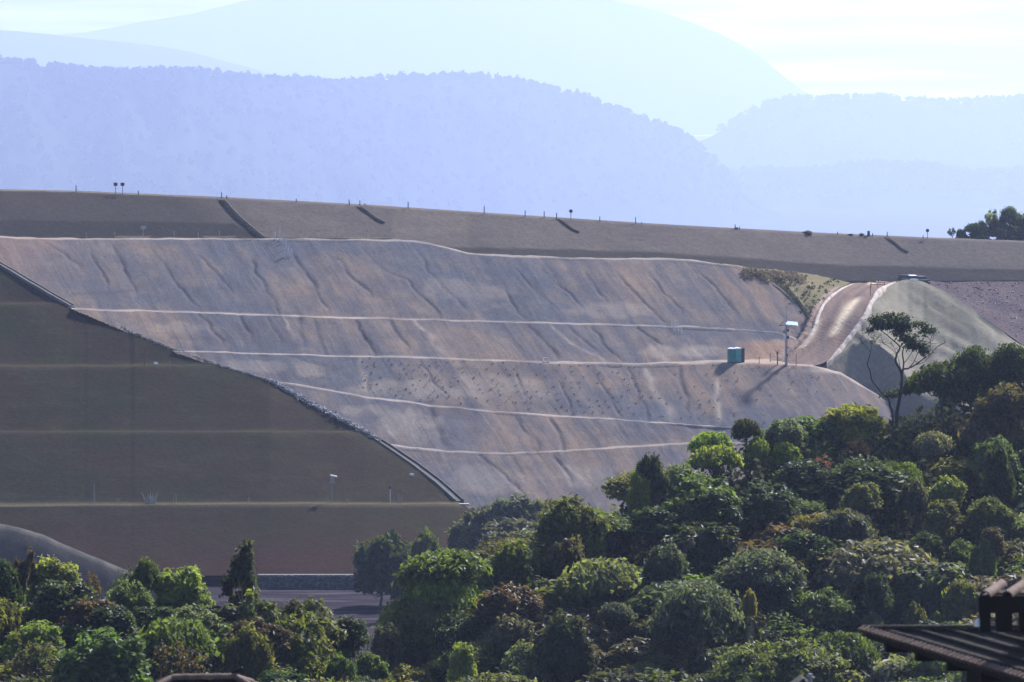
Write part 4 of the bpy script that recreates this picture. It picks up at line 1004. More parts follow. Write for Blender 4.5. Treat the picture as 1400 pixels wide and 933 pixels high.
# trees out in the valley beyond the hill
def valley_tree(u, vtop, wpx, kind, col, Y, zb_, label, cat='tree', group=None, tint=None, bark=None):
    p = P(u, vtop, Y); wm = wpx / F * Y
    return put_tree(kind, col, p.x, Y, zb_, wm, p.z - zb_, label, cat, group, bark, tint=tint)
valley_tree(520, 728, 84, 'bush', 'dark', 765, -76.2, 'rounded dark green bush standing at the right end of the gabion wall', 'bush')
valley_tree(552, 752, 50, 'bush', 'dark', 762, -76.2, 'lower dark bush right of the rounded bush at the gabion wall', 'bush')
valley_tree(586, 722, 42, 'dome', 'green', 752, -76.2, 'small green tree below the stone drain outlet', 'tree')
valley_tree(622, 742, 50, 'bush', 'green', 744, -76.2, 'low green bush right of the small green tree below the drain outlet', 'bush')
BG_ = 'hazy bamboo grove at the foot of the bare slope'
for i, (u, vt_, w_, lab) in enumerate([(648, 704, 90, 'shortest hazy bamboo clump, at the left end of the grove'), (678, 676, 110, 'tall hazy bamboo clump second from the left in the grove'), (712, 668, 120, 'tallest hazy bamboo clump in the middle of the grove'), (742, 674, 100, 'hazy bamboo clump at the right end of the grove'), (700, 702, 140, 'low hazy bamboo clump in front of the grove')]):
    valley_tree(u, vt_, w_, 'plume', (0.085, 0.105, 0.065), 800 - (12 if i == 4 else 0), -75.5, lab, 'bamboo', BG_)
CR = 'trees beyond the right end of the dam crest'
for (u, vt_, w_, kind, col, lab) in [(1303, 312, 13, 'sparse', 'dark', 'tiny sparse tree at the left end of the trees on the crest'), (1314, 314, 16, 'dome', 'dark', 'small dark round tree second from left on the crest'), (1328, 307, 24, 'flat', 'dark', 'dark flat tree left of the pale spindly tree on the crest'), (1343, 301, 26, 'dome', 'grey', 'grey rounded tree just left of the pale spindly tree on the crest'),
                                     (1351, 286, 20, 'sparse', 'pale', 'pale spindly tree sticking up from the trees on the crest'), (1363, 299, 34, 'dome', 'grey', 'grey massed tree under the dark umbrella tree on the crest'), (1383, 284, 28, 'umbrella', 'dark', 'dark umbrella tree highest among the trees on the crest'), (1402, 290, 36, 'dome', 'grey', 'grey tree at the right edge among the trees on the crest'), (1336, 316, 40, 'bush', 'grey', 'low grey bush in front of the trees on the crest'), (1385, 306, 54, 'bush', 'grey', 'wide low bush under the dark umbrella tree on the crest'), (1425, 284, 44, 'dome', 'dark', 'dark tree past the right edge of the crest trees')]:
    Y = crestY(u) + 12; zz = float(np.interp(u, ue, zc)) - 1.5
    p = P(u, vt_, Y)
    put_tree(kind, tuple(q * 1.7 for q in TCOL[col]), p.x, Y, zz, w_ / F * Y, p.z - zz, lab, 'tree', CR)  # leaf colours lightened to imitate haze over these trees
for (u, vt_, w_, lab) in [(1104, 315.5, 16, 'wider of two low shrubs on the dam crest line'), (1163, 320, 8, 'tiny low shrub on the dam crest left of the dark box'), (1178, 319, 9, 'round shrub right beside the dark box on the dam crest'), (1007, 311, 7, 'small tuft of weeds round two stakes on the dam crest')]:
    Y = crestY(u) + 0.5; zz = float(np.interp(u, ue, zc)) - 0.1; p = P(u, vt_, Y)
    put_tree('bush', 'olive', p.x, Y, zz, w_ / F * Y, max(0.4, p.z - zz), lab, 'shrub', 'shrubs on the dam crest', name='shrub')

# small planted tufts on the bare face, dry grass, rock lining
def tufts(name, pts, n_each, size, spread, a, b, label, cat):
    C = []; N = []
    for p in pts:
        d = rng.normal(size=(n_each, 3)); d[:, 2] = np.abs(d[:, 2])
        C.append(np.array(p) + d * spread); N.append(rng.normal(size=(n_each, 3)) + np.array([0, -0.6, 0.2]))
    C = np.concatenate(C); N = np.concatenate(N)
    m = stuff_leaf(name + '_leaves', a, b)
    o = link(name, quads_mesh(name, leaf_quads(C, N, size, aspect=1.8), m, rng.random(len(C))))
    return tag(o, label, cat, None, 'stuff')
pts = []
for r_ in range(9):
    f_ = (r_ + 0.6) / 9.6
    for u in np.arange(492, 1130, 13.0):
        if u > 880 and random.random() < 0.5: continue
        if random.random() < 0.4: continue
        uu = u + r_ * 4.3 % 13 + random.uniform(-2.5, 2.5)
        va, vb2 = lerp(K2, uu), lerp(K3, uu)
        if uu < 490: continue
        p = hit(uu, va + (vb2 - va) * f_ + random.uniform(-1.5, 1.5))
        if p: pts.append(p)
tufts('planted_tufts', pts, 5, 0.15, 0.13, (0.085, 0.085, 0.075), (0.15, 0.145, 0.12), 'rows of small planted tufts dotting the bare face below the toilet bench', 'plants')
pts = []
for k in range(300):
    u = random.uniform(1018, 1098); v = lerp([(1018, 369), (1040, 372), (1090, 376), (1100, 380)], u) + abs(random.gauss(0, 5))
    p = hit(u, v)
    if p and p.y < 950: pts.append(p)
tufts('dry_grass', pts, 9, 0.26, 0.24, (0.16, 0.13, 0.08), (0.27, 0.22, 0.13), 'straw-coloured dry grass along the top of the ravine slope', 'grass')
pts = []
for k in range(230):
    u = random.uniform(1030, 1150); v = random.uniform(380, 450)
    p = hit(u, v)
    if p is None: continue
    if v < lerp([(1030, 372), (1075, 404), (1105, 440), (1150, 500)], u) and v < lerp([(1030, 600), (1108, 450), (1120, 417), (1140, 400), (1150, 390)], u): pts.append(p)
tufts('ravine_weeds', pts, 7, 0.24, 0.2, (0.06, 0.06, 0.025), (0.13, 0.125, 0.06), 'patchy green weeds growing down the ravine beside the ramp', 'weeds')

# ------------------------------------------------------------------ drain along the grass edge
def groin(u0, u1, n, dv=0.0):
    out = []
    for u in np.linspace(u0, u1, n):
        i = min(max((u - ug[0]) / 3.0, 0), len(ug) - 1.01); k = int(i); f = i - k
        p = np.stack([GX[:, -1], GY[:, -1], GZ[:, -1]], 1)
        out.append(p[k] * (1 - f) + p[k + 1] * f + np.array([0, -0.1, 0.05]))
    return np.array(out)
def sweep(pts, prof, mb):
    pts = np.array(pts); n = len(pts); T = np.gradient(pts, axis=0)
    T /= np.linalg.norm(T, axis=1)[:, None]
    N = np.stack([T[:, 1], -T[:, 0], np.zeros(n)], 1); N /= np.linalg.norm(N, axis=1)[:, None] + 1e-9
    U = np.array([0, 0, 1.0]); m = len(prof); vs = []
    for i in range(n):
        for a, b in prof: vs.append(pts[i] + N[i] * a + U * b)
    fs = []
    for i in range(n - 1):
        for k in range(m):
            k2 = (k + 1) % m
            fs.append((i * m + k, i * m + k2, (i + 1) * m + k2, (i + 1) * m + k))
    fs.append(tuple(range(m))[::-1]); fs.append(tuple((n - 1) * m + k for k in range(m)))
    mb.add(vs, fs)
def channel(u0, u1, n, w, h, label, grp):
    c = groin(u0, u1, n)
    e = empty('drainage_channel', c[0].tolist(), label, 'drain channel', grp)
    c = c - c[0]
    for nm, prof, mat in (('channel_floor', [(-w, -0.3), (w, -0.3), (w, 0.06), (-w, 0.06)], 'damp_concrete'), ('channel_wall', [(w, -0.3), (w + 0.18, -0.3), (w + 0.18, h), (w, h)], 'coping'), ('channel_wall', [(-w - 0.22, -0.3), (-w, -0.3), (-w, h), (-w - 0.22, h)], 'damp_concrete')):
        mb = MB(); sweep(c, prof, mb); mb.build(nm, M[mat], e)
    return e
DG = 'drain channels along the edge of the grass embankment'
channel(-30, 98, 24, 0.45, 0.22, 'dark stepped drain channel at the upper left end of the grass edge', DG)
channel(516, 628, 30, 0.5, 0.3, 'dark concrete drain channel running down to the stone outlet of the grass edge', DG)
# loose rock lining between them
mbr = MB()
for u in np.concatenate([np.random.default_rng(3).uniform(100, 520, 900), np.random.default_rng(4).uniform(360, 512, 900)]):
    c = groin(u, u + 0.5, 2)[0]
    wd = 0.35 + 0.75 * np.clip((u - 330) / 80, 0, 1)
    s = random.uniform(0.10, 0.26) * (0.7 + 0.6 * np.clip((u - 330) / 80, 0, 1))
    c = Vector(c.tolist()) + Vector((random.gauss(0, 0.3), random.gauss(0, wd * 0.5), 0.03))
    R_ = Matrix.Rotation(random.uniform(0, 6), 3, Vector((random.random() - .5, random.random() - .5, random.random())).normalized())
    mbr.box(c, (s * 1.3, s, s * 0.9), rot=R_, top=0.75)
tag(mbr.build('rock_lining', M['rock']), 'pale loose rocks lining the drain line between the grass and the bare slope', 'rocks', None, 'stuff')
mbs = MB()
for k in range(520):
    u = random.uniform(1245, 1400); v = random.uniform(386, 470)
    if v > lerp(SPT, u) - 3: continue
    p = hit(u, v)
    if p is None: continue
    s_r = random.choice([0.12, 0.16, 0.2, 0.28, 0.4])
    mbs.box(p, (s_r * 1.3, s_r, s_r * 0.8), rot=Matrix.Rotation(random.uniform(0, 3), 3, 'Z') @ Matrix.Rotation(random.uniform(-.5, .5), 3, 'X'), top=0.7)
M['stone'] = simple('purple_grey_stone', (0.24, 0.21, 0.23), 0.95, var=0.5, scale=0.6, spec=0.0)
tag(mbs.build('loose_stones', M['stone']), 'loose stones strewn over the purple grey ground behind the grass spur', 'stones', None, 'stuff')
# outlet
p = Vector(groin(631, 632, 2)[0].tolist())
e = empty('drain_outlet', p + Vector((0.3, -0.6, -0.9)), 'pale stone drain outlet block at the bottom corner of the grass embankment', 'drain outlet')
mb = MB(); mb.box((0, 0, 0.75), (1.6, 1.2, 0.3)); mb.build('cap', M['concrete'], e)
mb = MB()
for k in range(26):
    mb.box((random.uniform(-0.5, 0.7), random.uniform(-0.8, -0.1), 0.55 - k * 0.075), (0.34, 0.32, 0.26), rot=Matrix.Rotation(random.uniform(0, 3), 3, 'X') @ Matrix.Rotation(random.uniform(0, 3), 3, 'Z'), top=0.8)
mb.build('stone_apron', M['rock'], e)

# gabion wall
def gabion():
    a = P(352, 806, 789.5); b = P(506, 803, 790)
    e = empty('gabion_wall', (a.x, 789.5, -76.1), 'long grey stone gabion wall at the foot of the grass embankment', 'gabion wall')
    n = 15; Lx = (b.x - a.x) / n
    mb = MB()
    for k in range(n):
        for row in range(2):
            for q in range(34):
                s = random.uniform(0.16, 0.32)
                mb.box((k * Lx + random.uniform(0, Lx), row * 0.6 + random.uniform(-0.22, 0.1), row * 0.95 + random.uniform(0.05, 0.95)), (s * 1.3, s, s), rot=Matrix.Rotation(random.uniform(0, 3), 3, 'Y') @ Matrix.Rotation(random.uniform(0, 3), 3, 'X'), top=0.85)
    mb.build('stone_fill', M['gabion'], e)
    mb = MB(); mb.box((n * Lx / 2, 0.6, 0.5), (n * Lx, 1.0, 0.98)); mb.box((n * Lx / 2, 1.2, 1.45), (n * Lx, 1.0, 0.92)); mb.build('core', M['gabion'], e)
    mb = MB(); mb.box((n * Lx / 2, 1.3, 1.98), (n * Lx, 1.3, 0.14)); mb.build('coping', M['coping'], e)
gabion()

# drain stairs on the upper embankment
M['old_concrete'] = simple('weathered_concrete', (0.088, 0.080, 0.076), 0.9, var=0.35, scale=0.8)
M['faint_concrete'] = simple('dusty_concrete', (0.105, 0.095, 0.088), 0.9, var=0.3, scale=0.8, spec=0.0)
def stairs(pts, w, label):
    W = [hit(u, v) for u, v in pts]; W = [p for p in W if p]
    A_ = np.array([list(p) for p in W]); n = 26
    D = np.stack([np.interp(np.linspace(0, 1, n), np.linspace(0, 1, len(A_)), A_[:, k]) for k in range(3)], 1)
    e = empty('drain_stairs', D[0].tolist(), label, 'drain', 'stepped drains on the upper embankment'); D = D - D[0]
    mb = MB()
    for i in range(n - 1):
        m = (D[i] + D[i + 1]) / 2
        mb.box((m[0], m[1] - 0.1, m[2] + 0.02), (abs(D[i + 1][0] - D[i][0]) + w * 0.6, w * 1.2, 0.10))
    mb.build('steps', M['old_concrete' if w > 0.8 else 'faint_concrete'], e)
    for s in (-1, 1):
        mb = MB(); sweep(D + np.array([s * w * 0.55, 0, 0.1]), [(-0.08, -0.2), (0.08, -0.2), (0.08, 0.06), (-0.08, 0.06)], mb); mb.build('side_wall', M['old_concrete' if w > 0.8 else 'faint_concrete'], e)
stairs([(302, 273), (314, 287), (327, 300), (345, 315), (357, 325)], 1.0, 'longest dark stepped drain falling from the crest at upper left')
stairs([(491, 283), (503, 292), (514, 300), (524, 305)], 0.5, 'short dark stepped drain below the post group left of centre')
stairs([(762, 300), (772, 307), (782, 314), (790, 318)], 0.4, 'faint stepped drain just left of the round-headed post')
stairs([(1213, 326), (1224, 334), (1232, 341), (1240, 345)], 0.4, 'faint stepped drain under the posts at the right of the crest')

# ------------------------------------------------------------------ posts
def post(u, vt_, vb, mat, label, group, head=None, r=0.06, name='marker_post', cat='post', Y=None, lean=0.0):
    p = None
    if Y is None:
        p = hit(u, vb)
        if p is None: p = P(u, vb, crestY(u))
    else: p = P(u, vb, Y)
    h = (vb - vt_) / F * p.y
    e = empty(name, p, label, cat, group)
    mb = MB(); mb.tube([(0, 0, -0.3), (lean * h * 0.5, 0, h * 0.5), (lean * h, 0, h)], [r, r * 0.95, r * 0.85], 7); mb.build('pole', M[mat], e)
    if head:
        k = head[0]
        if k == 'board':
            mb = MB(); mb.box((0, -0.06, h - head[2] / 2), (head[1], 0.05, head[2])); mb.build('sign_board', M[head[3]], e)
        elif k == 'round':
            mb = MB(); th = [2 * math.pi * i / 20 for i in range(20)]
            f0 = [(head[1] * math.cos(t), -0.09, h - head[1] + head[1] * math.sin(t)) for t in th]; f1 = [(x, -0.03, z) for x, y, z in f0]
            mb.add(f0 + f1, [tuple(range(20)), tuple(reversed(range(20, 40)))] + [((i + 1) % 20, i, 20 + i, 20 + (i + 1) % 20) for i in range(20)])
            mb.build('round_sign', M[head[3]], e)
        elif k == 'tee':
            mb = MB(); mb.box((0, 0, h), (head[1], 0.07, 0.10)); mb.build('cross_bar', M[mat], e)
        elif k == 'cap':
            mb = MB(); mb.box((0, 0, h - head[2] / 2), (head[1], head[1], head[2])); mb.build('cap_box', M[head[3]], e)
        elif k == 'panel':
            mb = MB(); mb.box((0.25, -0.05, h - 0.05), (head[1], 0.5, 0.05), rot=Matrix.Rotation(0.35, 3, 'X') @ Matrix.Rotation(0.25, 3, 'Y')); mb.build('panel', M['darkmetal'], e)
            mb = MB(); mb.box((-0.02, -0.12, h - 0.55), (0.55, 0.3, 0.75)); mb.build('cabinet', M['greypost'], e)
            mb = MB(); mb.box((0, -0.1, h - 1.05), (0.8, 0.12, 0.06)); mb.build('shelf', M['greypost'], e)
    return e
CG = 'thin posts along the dam crest'
crest = [(104, 254, 'lone thin post on the crest at far left, left of the twin signs'), (189, 261, 'very short dark stub on the crest right of the twin signs'), (303, 263, 'taller of two posts at the top of the longest stepped drain'), (310, 267, 'shorter of two posts at the top of the longest stepped drain'),
 (405, 272, 'lone short post on the crest between the longest drain and the post group'), (478, 273, 'leaning post, left one of the group above the short drain'), (492, 274, 'middle post of the group above the short stepped drain'), (499, 278, 'shortest post of the group above the short stepped drain'), (558, 276, 'tall lone post on the crest right of the group of three'), (662, 282, 'tall thin lone post on the crest left of centre'),
 (718, 288, 'first post left of the round-headed post row'), (744, 289, 'second post of the row leading up to the round-headed post'), (761, 291, 'stubby post at the top of the faint drain left of the round-headed post'), (820, 296, 'first lone post right of the round-headed post'), (869, 297, 'second lone post right of the round-headed post, taller'), (877, 304, 'tiny stub beside the second lone post right of the round-headed post'),
 (1005, 307, 'left stake in the weed tuft on the crest'), (1011, 310, 'right stake in the weed tuft on the crest'), (1193, 319, 'slim post touching the dark box on the crest'), (1213, 317, 'thin post at the top of the rightmost stepped drain'), (1145, 317, 'tiny stake on the crest between the two low shrubs'), (1262, 322, 'tiny stub left of the right-hand round sign')]
for u, vt_, lab in crest:
    Y = crestY(u) + 0.3; z = float(np.interp(u, ue, zc)); vb = toUV((kx(u, 300) * Y, Y, z))[1] + 0.5
    post(u, vt_, vb, 'wood', lab, CG, r=0.085, Y=Y, lean=-0.12 if 'leaning' in lab else 0)
for u, vt_, lab in [(158, 250, 'left one of twin dark square signs on poles on the crest'), (167.5, 250, 'right one of twin dark square signs on poles on the crest')]:
    Y = crestY(u) + 0.3; z = float(np.interp(u, ue, zc)); vb = toUV((kx(u, 300) * Y, Y, z))[1] + 0.5
    post(u, vt_, vb, 'wood', lab, 'sign posts on the dam crest', ('board', 0.62, 0.52, 'darkmetal'), 0.055, 'sign_post', 'sign', Y)
for u, vt_, lab in [(780.5, 286.5, 'round dark sign on a pole at the middle of the crest'), (1268, 313, 'round dark sign on a pole at the right end of the crest')]:
    Y = crestY(u) + 0.3; z = float(np.interp(u, ue, zc)); vb = toUV((kx(u, 300) * Y, Y, z))[1] + 0.5
    post(u, vt_, vb, 'wood', lab, 'sign posts on the dam crest', ('round', 0.30, 0, 'darkmetal'), 0.055, 'sign_post', 'sign', Y)
u = 1187.5; Y = crestY(u) + 0.4; z = float(np.interp(u, ue, zc)); p = Vector((float(kx(u, 320)) * Y, Y, z))
e = empty('equipment_box', p, 'dark upright box on the dam crest beside a round shrub', 'box')
mb = MB(); mb.box((0, 0, 0.42), (0.42, 0.36, 0.85)); mb.build('cabinet', M['darkmetal'], e)
mb = MB(); mb.box((0, 0, 0.88), (0.5, 0.44, 0.06)); mb.build('lid', M['darkmetal'], e)
UG = 'pale posts on the top bench'
for u, vt_, vb, lab, hd in [(118, 318, 325.5, 'first faint pale post from the left on the top bench', None), (157, 317, 325.5, 'second faint pale post, just left of the panel post on the top bench', None), (196, 309, 326, 'pale post with a square panel on the top bench at left', ('board', 0.8, 0.55, 'greypost')), (238, 316, 326, 'pale post right of the panel post on the top bench', None), (271, 318, 326, 'very faint post on the top bench midway to the longest drain', None), (300, 315, 326, 'pale post on the top bench left of the longest drain foot', None),
                    (416, 313, 325, 'pale slim post right of the white pipe cluster', None), (460, 316, 325, 'pale post halfway along the top bench', None), (501, 315, 326, 'pale post with a small cross bar, second from the end of the top bench', ('tee', 0.5)), (533, 314, 327, 'pale post with a cross bar, last at the right of the top bench', ('tee', 0.55))]:
    post(u, vt_, vb, 'greypost', lab, UG, hd, 0.05)
for u, vt_, vb, lab in [(844, 0, 0, '')][:0]: pass
WG = 'white pipes at the top of the bare slope'
for u, vt_, vb, lab, hd in [(376, 318.5, 328, 'leftmost white pipe of the cluster, topped with a small tee', ('tee', 0.35)), (382.5, 312, 329, 'tallest white pipe at the top of the cluster', None), (386.5, 320, 332.5, 'white pipe just below the tallest one in the cluster', None), (391, 325, 341, 'white pipe in the middle of the cluster', None), (388.5, 340, 352, 'lowest white pipe of the cluster, topped with a short tee', ('tee', 0.4)), (394.5, 335, 350, 'white pipe second from right in the cluster', None), (398.5, 340, 351, 'rightmost short white pipe of the cluster', None)]:
    post(u, vt_, vb, 'pvc', lab, WG, hd, 0.075, 'pipe', 'pipe')
LG = 'posts on the lower grass bench'
for u, vt_, vb, lab, hd, mt in [(129, 663, 689, 'tall thin post on the lower grass bench at left', None, 'greypost'), (162, 682, 689, 'short stub on the lower grass bench at left', None, 'greypost'), (237, 677, 688, 'left one of two paired posts on the lower grass bench', None, 'greypost'), (240.5, 677, 688, 'right one of two paired posts on the lower grass bench', None, 'greypost'), (340, 680, 688, 'small post in the middle of the lower grass bench', None, 'greypost'),
                        (533.5, 664, 687.5, 'white post with a black top on the lower grass bench', ('cap', 0.26, 0.5, 'darkmetal'), 'pvc'), (545, 676, 687.5, 'left one of two short grey posts right of the white post', None, 'greypost'), (549, 677, 687.5, 'right one of two short grey posts right of the white post', None, 'greypost'), (475, 682, 688, 'tiny stub right of the cabinet post on the grass bench', None, 'greypost'),
                        (198, 479, 500, 'dark post on the upper grass bench', None, 'wood'), (232, 494, 502, 'small grey post on the upper grass bench', None, 'greypost')]:
    post(u, vt_, vb, mt, lab, LG if vb > 600 else 'posts on the upper grass bench', hd, 0.065)
post(454, 650, 688, 'greypost', 'tall post carrying a grey cabinet and tilted panel on the lower grass bench', None, ('panel', 1.0), 0.07, 'cabinet_post', 'post')
for u, v, lab in [(562, 650, 'white rock lying near the drain at the right of the grass embankment'), (212, 498, 'white rock lying on the upper grass bench')]:
    p = hit(u, v)
    mb = MB()
    mb.box((0, 0, 0.12), (0.55, 0.4, 0.34), top=0.6); mb.box((0.22, -0.05, 0.1), (0.35, 0.35, 0.26), rz=0.6, top=0.7)
    o = mb.build('rock', M['white']); o.location = p; tag(o, lab, 'rock', 'white rocks on the grass')
for u, vt_, vb, lab in [(918.5, 440, 449, 'leftmost pale stake of the cluster on the second bench'), (921, 443, 452, 'second pale stake of the cluster on the second bench'), (923.5, 440, 455, 'longest pale stake of the cluster on the second bench'), (927, 442, 453, 'fourth pale stake of the cluster on the second bench'), (932, 449, 456, 'rightmost pale stake of the cluster, set lower than the rest')]:
    post(u, vt_, vb, 'pvc', lab, 'stakes on the second bench', None, 0.05, 'stake', 'stake')
for u, vt_, vb, lab in [(1190, 388, 404, 'thin leaning post at the right side of the ramp top'), (1053, 483, 495.5, 'thin post left of the utility pole, beside the ramp foot'), (1088.5, 484, 500, 'thin post right of the utility pole, at the ramp foot'), (1038, 488, 497, 'small stake right of the toilets')]:
    post(u, vt_, vb, 'wood', lab, 'posts beside the ramp', None, 0.05)
# spoked post left of pole
p = hit(1063, 499); e = empty('forked_post', p, 'dark forked post just left of the utility pole', 'post'); h = 20 / F * p.y
mb = MB(); mb.tube([(0, 0, -0.2), (0, 0, h * 0.9)], 0.09, 7); mb.build('pole', M['wood'], e)
for a in (-0.5, -0.15, 0.35):
    mb = MB(); mb.tube([(0, 0, h * 0.6), (a * 0.7, 0, h * (1.0 + abs(a) * 0.1))], [0.05, 0.03], 6); mb.build('prong', M['wood'], e)
# survey frame
p = hit(746, 496); e = empty('survey_frame', p, 'small white frame standing on the third bench', 'frame')
for x in (-0.35, 0.35):
    mb = MB(); mb.tube([(x, 0, -0.1), (x, 0, 0.85)], 0.04, 6); mb.build('upright', M['pvc'], e)
mb = MB(); mb.box((0, 0, 0.06), (1.1, 0.5, 0.2)); mb.build('base', M['concrete'], e)
mb = MB(); mb.tube([(-0.35, 0, 0.8), (0.35, 0, 0.8)], 0.03, 6); mb.build('cross_bar', M['pvc'], e)
# dry thicket on the lower grass bench
p = hit(206, 688.5); e = empty('dead_shrub', p, 'grey leafless shrub on the lower grass bench', 'shrub')
mb = MB()
for k in range(40):
    a = random.uniform(0, 6.28); x0 = random.uniform(-0.8, 0.8); l = random.uniform(0.5, 1.6)
    mb.tube([(x0, 0, 0), (x0 + math.cos(a) * l * 0.35, math.sin(a) * l * .3, l * 0.6), (x0 + math.cos(a) * l * 0.6, math.sin(a) * l * .5, l)], [0.035, 0.025, 0.012], 4)
mb.build('twigs', M['greypost'], e)

# ------------------------------------------------------------------ portable toilets
def toilet(u, v, w, d, h, mats, label, rz):
    p = hit(u, v); e = empty('portable_toilet', p + Vector((0, w * 0.35, 0.0)), label, 'toilet', 'portable toilets on the bench', rz)
    mb = MB(); mb.box((0, 0, 0.06), (w * 0.98, d * 0.98, 0.16)); mb.build('base', M['darkmetal'], e)
    mb = MB(); mb.box((0, 0, 0.14 + (h - 0.3) / 2), (w * 0.94, d * 0.94, h - 0.3), top=0.97)
    for s in (-1, 1):
        for t in (-1, 1): mb.box((s * w * 0.45, t * d * 0.45, 0.14 + (h - 0.3) / 2), (0.10, 0.10, h - 0.3))
    mb.build('cabin', M[mats[0]], e)
    mb = MB(); mb.box((0, 0, h - 0.13), (w * 1.02, d * 1.02, 0.10)); mb.box((0, 0, h - 0.03), (w * 0.95, d * 0.95, 0.14), top=0.55); mb.build('roof', M[mats[2]], e)
    mb = MB(); mb.box((0, -d * 0.48, 0.18 + (h - 0.5) / 2), (w * 0.66, 0.05, h - 0.5)); dr = mb.build('door', M[mats[1]], e)
    mb = MB(); mb.box((w * 0.24, -d * 0.48 - 0.06, 1.05), (0.07, 0.06, 0.2)); mb.build('handle', M['darkmetal'], dr)
    mb = MB(); mb.tube([(w * 0.3, d * 0.3, h - 0.1), (w * 0.3, d * 0.3, h + 0.22)], 0.06, 8); mb.build('vent_pipe', M['darkmetal'], e)
    return e
toilet(1000.2, 496.5, 1.15, 1.2, 2.35, ('teal', 'teal', 'white'), 'teal portable toilet, left one in front of the bare slope', 0.10)
toilet(1008.3, 496.0, 1.05, 1.2, 2.35, ('teal_light', 'teal_light', 'white'), 'paler teal portable toilet in the middle of the row', 0.10)
toilet(1014.2, 495.2, 0.75, 1.0, 2.25, ('brownp', 'brownp', 'darkmetal'), 'narrow brown portable toilet at the right end of the row', 0.10)

# ------------------------------------------------------------------ utility pole
p = hit(1075, 499.5); s = p.y / F
e = empty('utility_pole', p, 'grey utility pole with a white solar panel and boxes by the toilets', 'pole')
mb = MB(); mb.tube([(0, 0, -0.5), (0, 0, 62 * s)], [0.24, 0.15], 10); mb.build('pole', M['greypost'], e)
mb = MB(); mb.tube([(0, 0, 62 * s), (0, 0, 80 * s)], [0.045, 0.03], 6); mb.build('antenna', M['greypost'], e)
fr = MB(); fr.tube([(-10 * s, 0, 54 * s), (12 * s, 0, 57 * s)], 0.05, 6); fr.tube([(0, 0, 50 * s), (9 * s, -0.4, 56 * s)], 0.04, 6); fr.tube([(-10 * s, 0, 53.5 * s), (-3 * s, 0, 60 * s)], 0.04, 6); fr.build('bracket', M['darkmetal'], e)
mb = MB()
rr_ = Matrix.Rotation(0.30, 3, 'X') @ Matrix.Rotation(0.10, 3, 'Y')
mb.box((7.0 * s, -0.35, 57.5 * s), (16.5 * s, 1.6, 0.06), rot=rr_); pn = mb.build('solar_panel', M['panel'], e)
mb = MB(); mb.box((7.0 * s, -0.35, 57.5 * s - 0.05), (17.0 * s, 1.7, 0.05), rot=rr_); mb.build('panel_frame', M['white'], pn)
for (x, z, w_, h_, m) in [(-2.5, 46, 5.0, 5.0, 'greypost'), (-2.0, 38.5, 3.2, 5.5, 'white'), (2.2, 38.5, 2.4, 4.5, 'darkmetal'), (1.5, 25, 2.6, 4, 'greypost'), (2.2, 48, 2.4, 3.5, 'darkmetal'), (1.4, 14, 1.8, 3, 'darkmetal')]:
    mb = MB(); mb.box((x * s, -0.28, z * s), (w_ * s, 0.3, h_ * s)); mb.build('equipment_box', M[m], e)
# cable drooping right to the windrow
a = p + Vector((0.2, 0, 46 * s)); b = hit(1102, 459) or (p + Vector((3, 5, 3)))
mb = MB(); mb.tube([a + (b - a) * t + Vector((0, 0, -0.15 * math.sin(t * math.pi) + 0.5 * math.sin(t * math.pi))) for t in np.linspace(0, 1, 14)], 0.045, 5)
tag(mb.build('cable', M['wood']), 'dark cable running from the utility pole to the ramp windrow', 'cable')

# ------------------------------------------------------------------ vehicles and barrier at the ramp top
def car(u, v, mat, label, name, cat, rz, van=False):
    yy = float(np.interp(u, us, Yst)) + 2.4; p = P(u, 382.5, yy); p.z = float(np.interp(u, us, zst)) - v
    e = empty(name, p, label, cat, None, rz)
    Lc, Wc = 4.2, 1.75
    mb = MB(); mb.box((0, 0, 0.55), (Wc, Lc, 0.6), top=0.97); mb.box((0, -1.35, 0.9), (Wc * 0.92, 1.3, 0.14), top=0.9); mb.build('body', M[mat], e)
    mb = MB(); mb.box((0, 0.35, 1.15), (Wc * 0.90, 2.4 if not van else 3.0, 0.62), top=0.80); mb.build('cabin', M['glass'], e)
    mb = MB(); mb.box((0, 0.35, 1.48), (Wc * 0.76, 1.9 if not van else 2.6, 0.08), top=0.9); mb.build('roof', M[mat], e)
    for sx in (-1, 1):
        for sy in (-1, 1):
            w_ = MB(); w_.tube([(sx * Wc * 0.40, sy * 1.3, 0.33), (sx * Wc * 0.51, sy * 1.3, 0.33)], 0.33, 16); w_.build('wheel', M['tyre'], e)
        h_ = MB(); h_.box((sx * Wc * 0.36, -Lc / 2 - 0.01, 0.66), (0.34, 0.06, 0.16)); h_.build('headlight', M['panel'], e)
    return e
car(1236, 0.80, 'blue', 'dark blue car parked at the top of the ramp, left of the white van', 'parked_car', 'car', 0.15)
car(1247.5, 0.85, 'white', 'white van parked behind the spur at the top of the ramp', 'parked_van', 'van', 0.1, True)
car(1259, 0.75, 'darkmetal', 'dark car parked at the right of the white van', 'parked_car', 'car', 0.3)
p = hit(1191, 393) ; e = empty('barrier', p, 'low orange barrier rail across the top of the ramp', 'barrier')
for x in (0, 1.1, 2.2):
    mb = MB(); mb.tube([(x, 0, -0.2), (x, 0, 0.85)], 0.05, 6); mb.build('upright', M['orange'], e)
for z in (0.45, 0.8):
    mb = MB(); mb.box((1.1, -0.06, z), (2.4, 0.05, 0.10)); mb.build('rail', M['orange'], e)
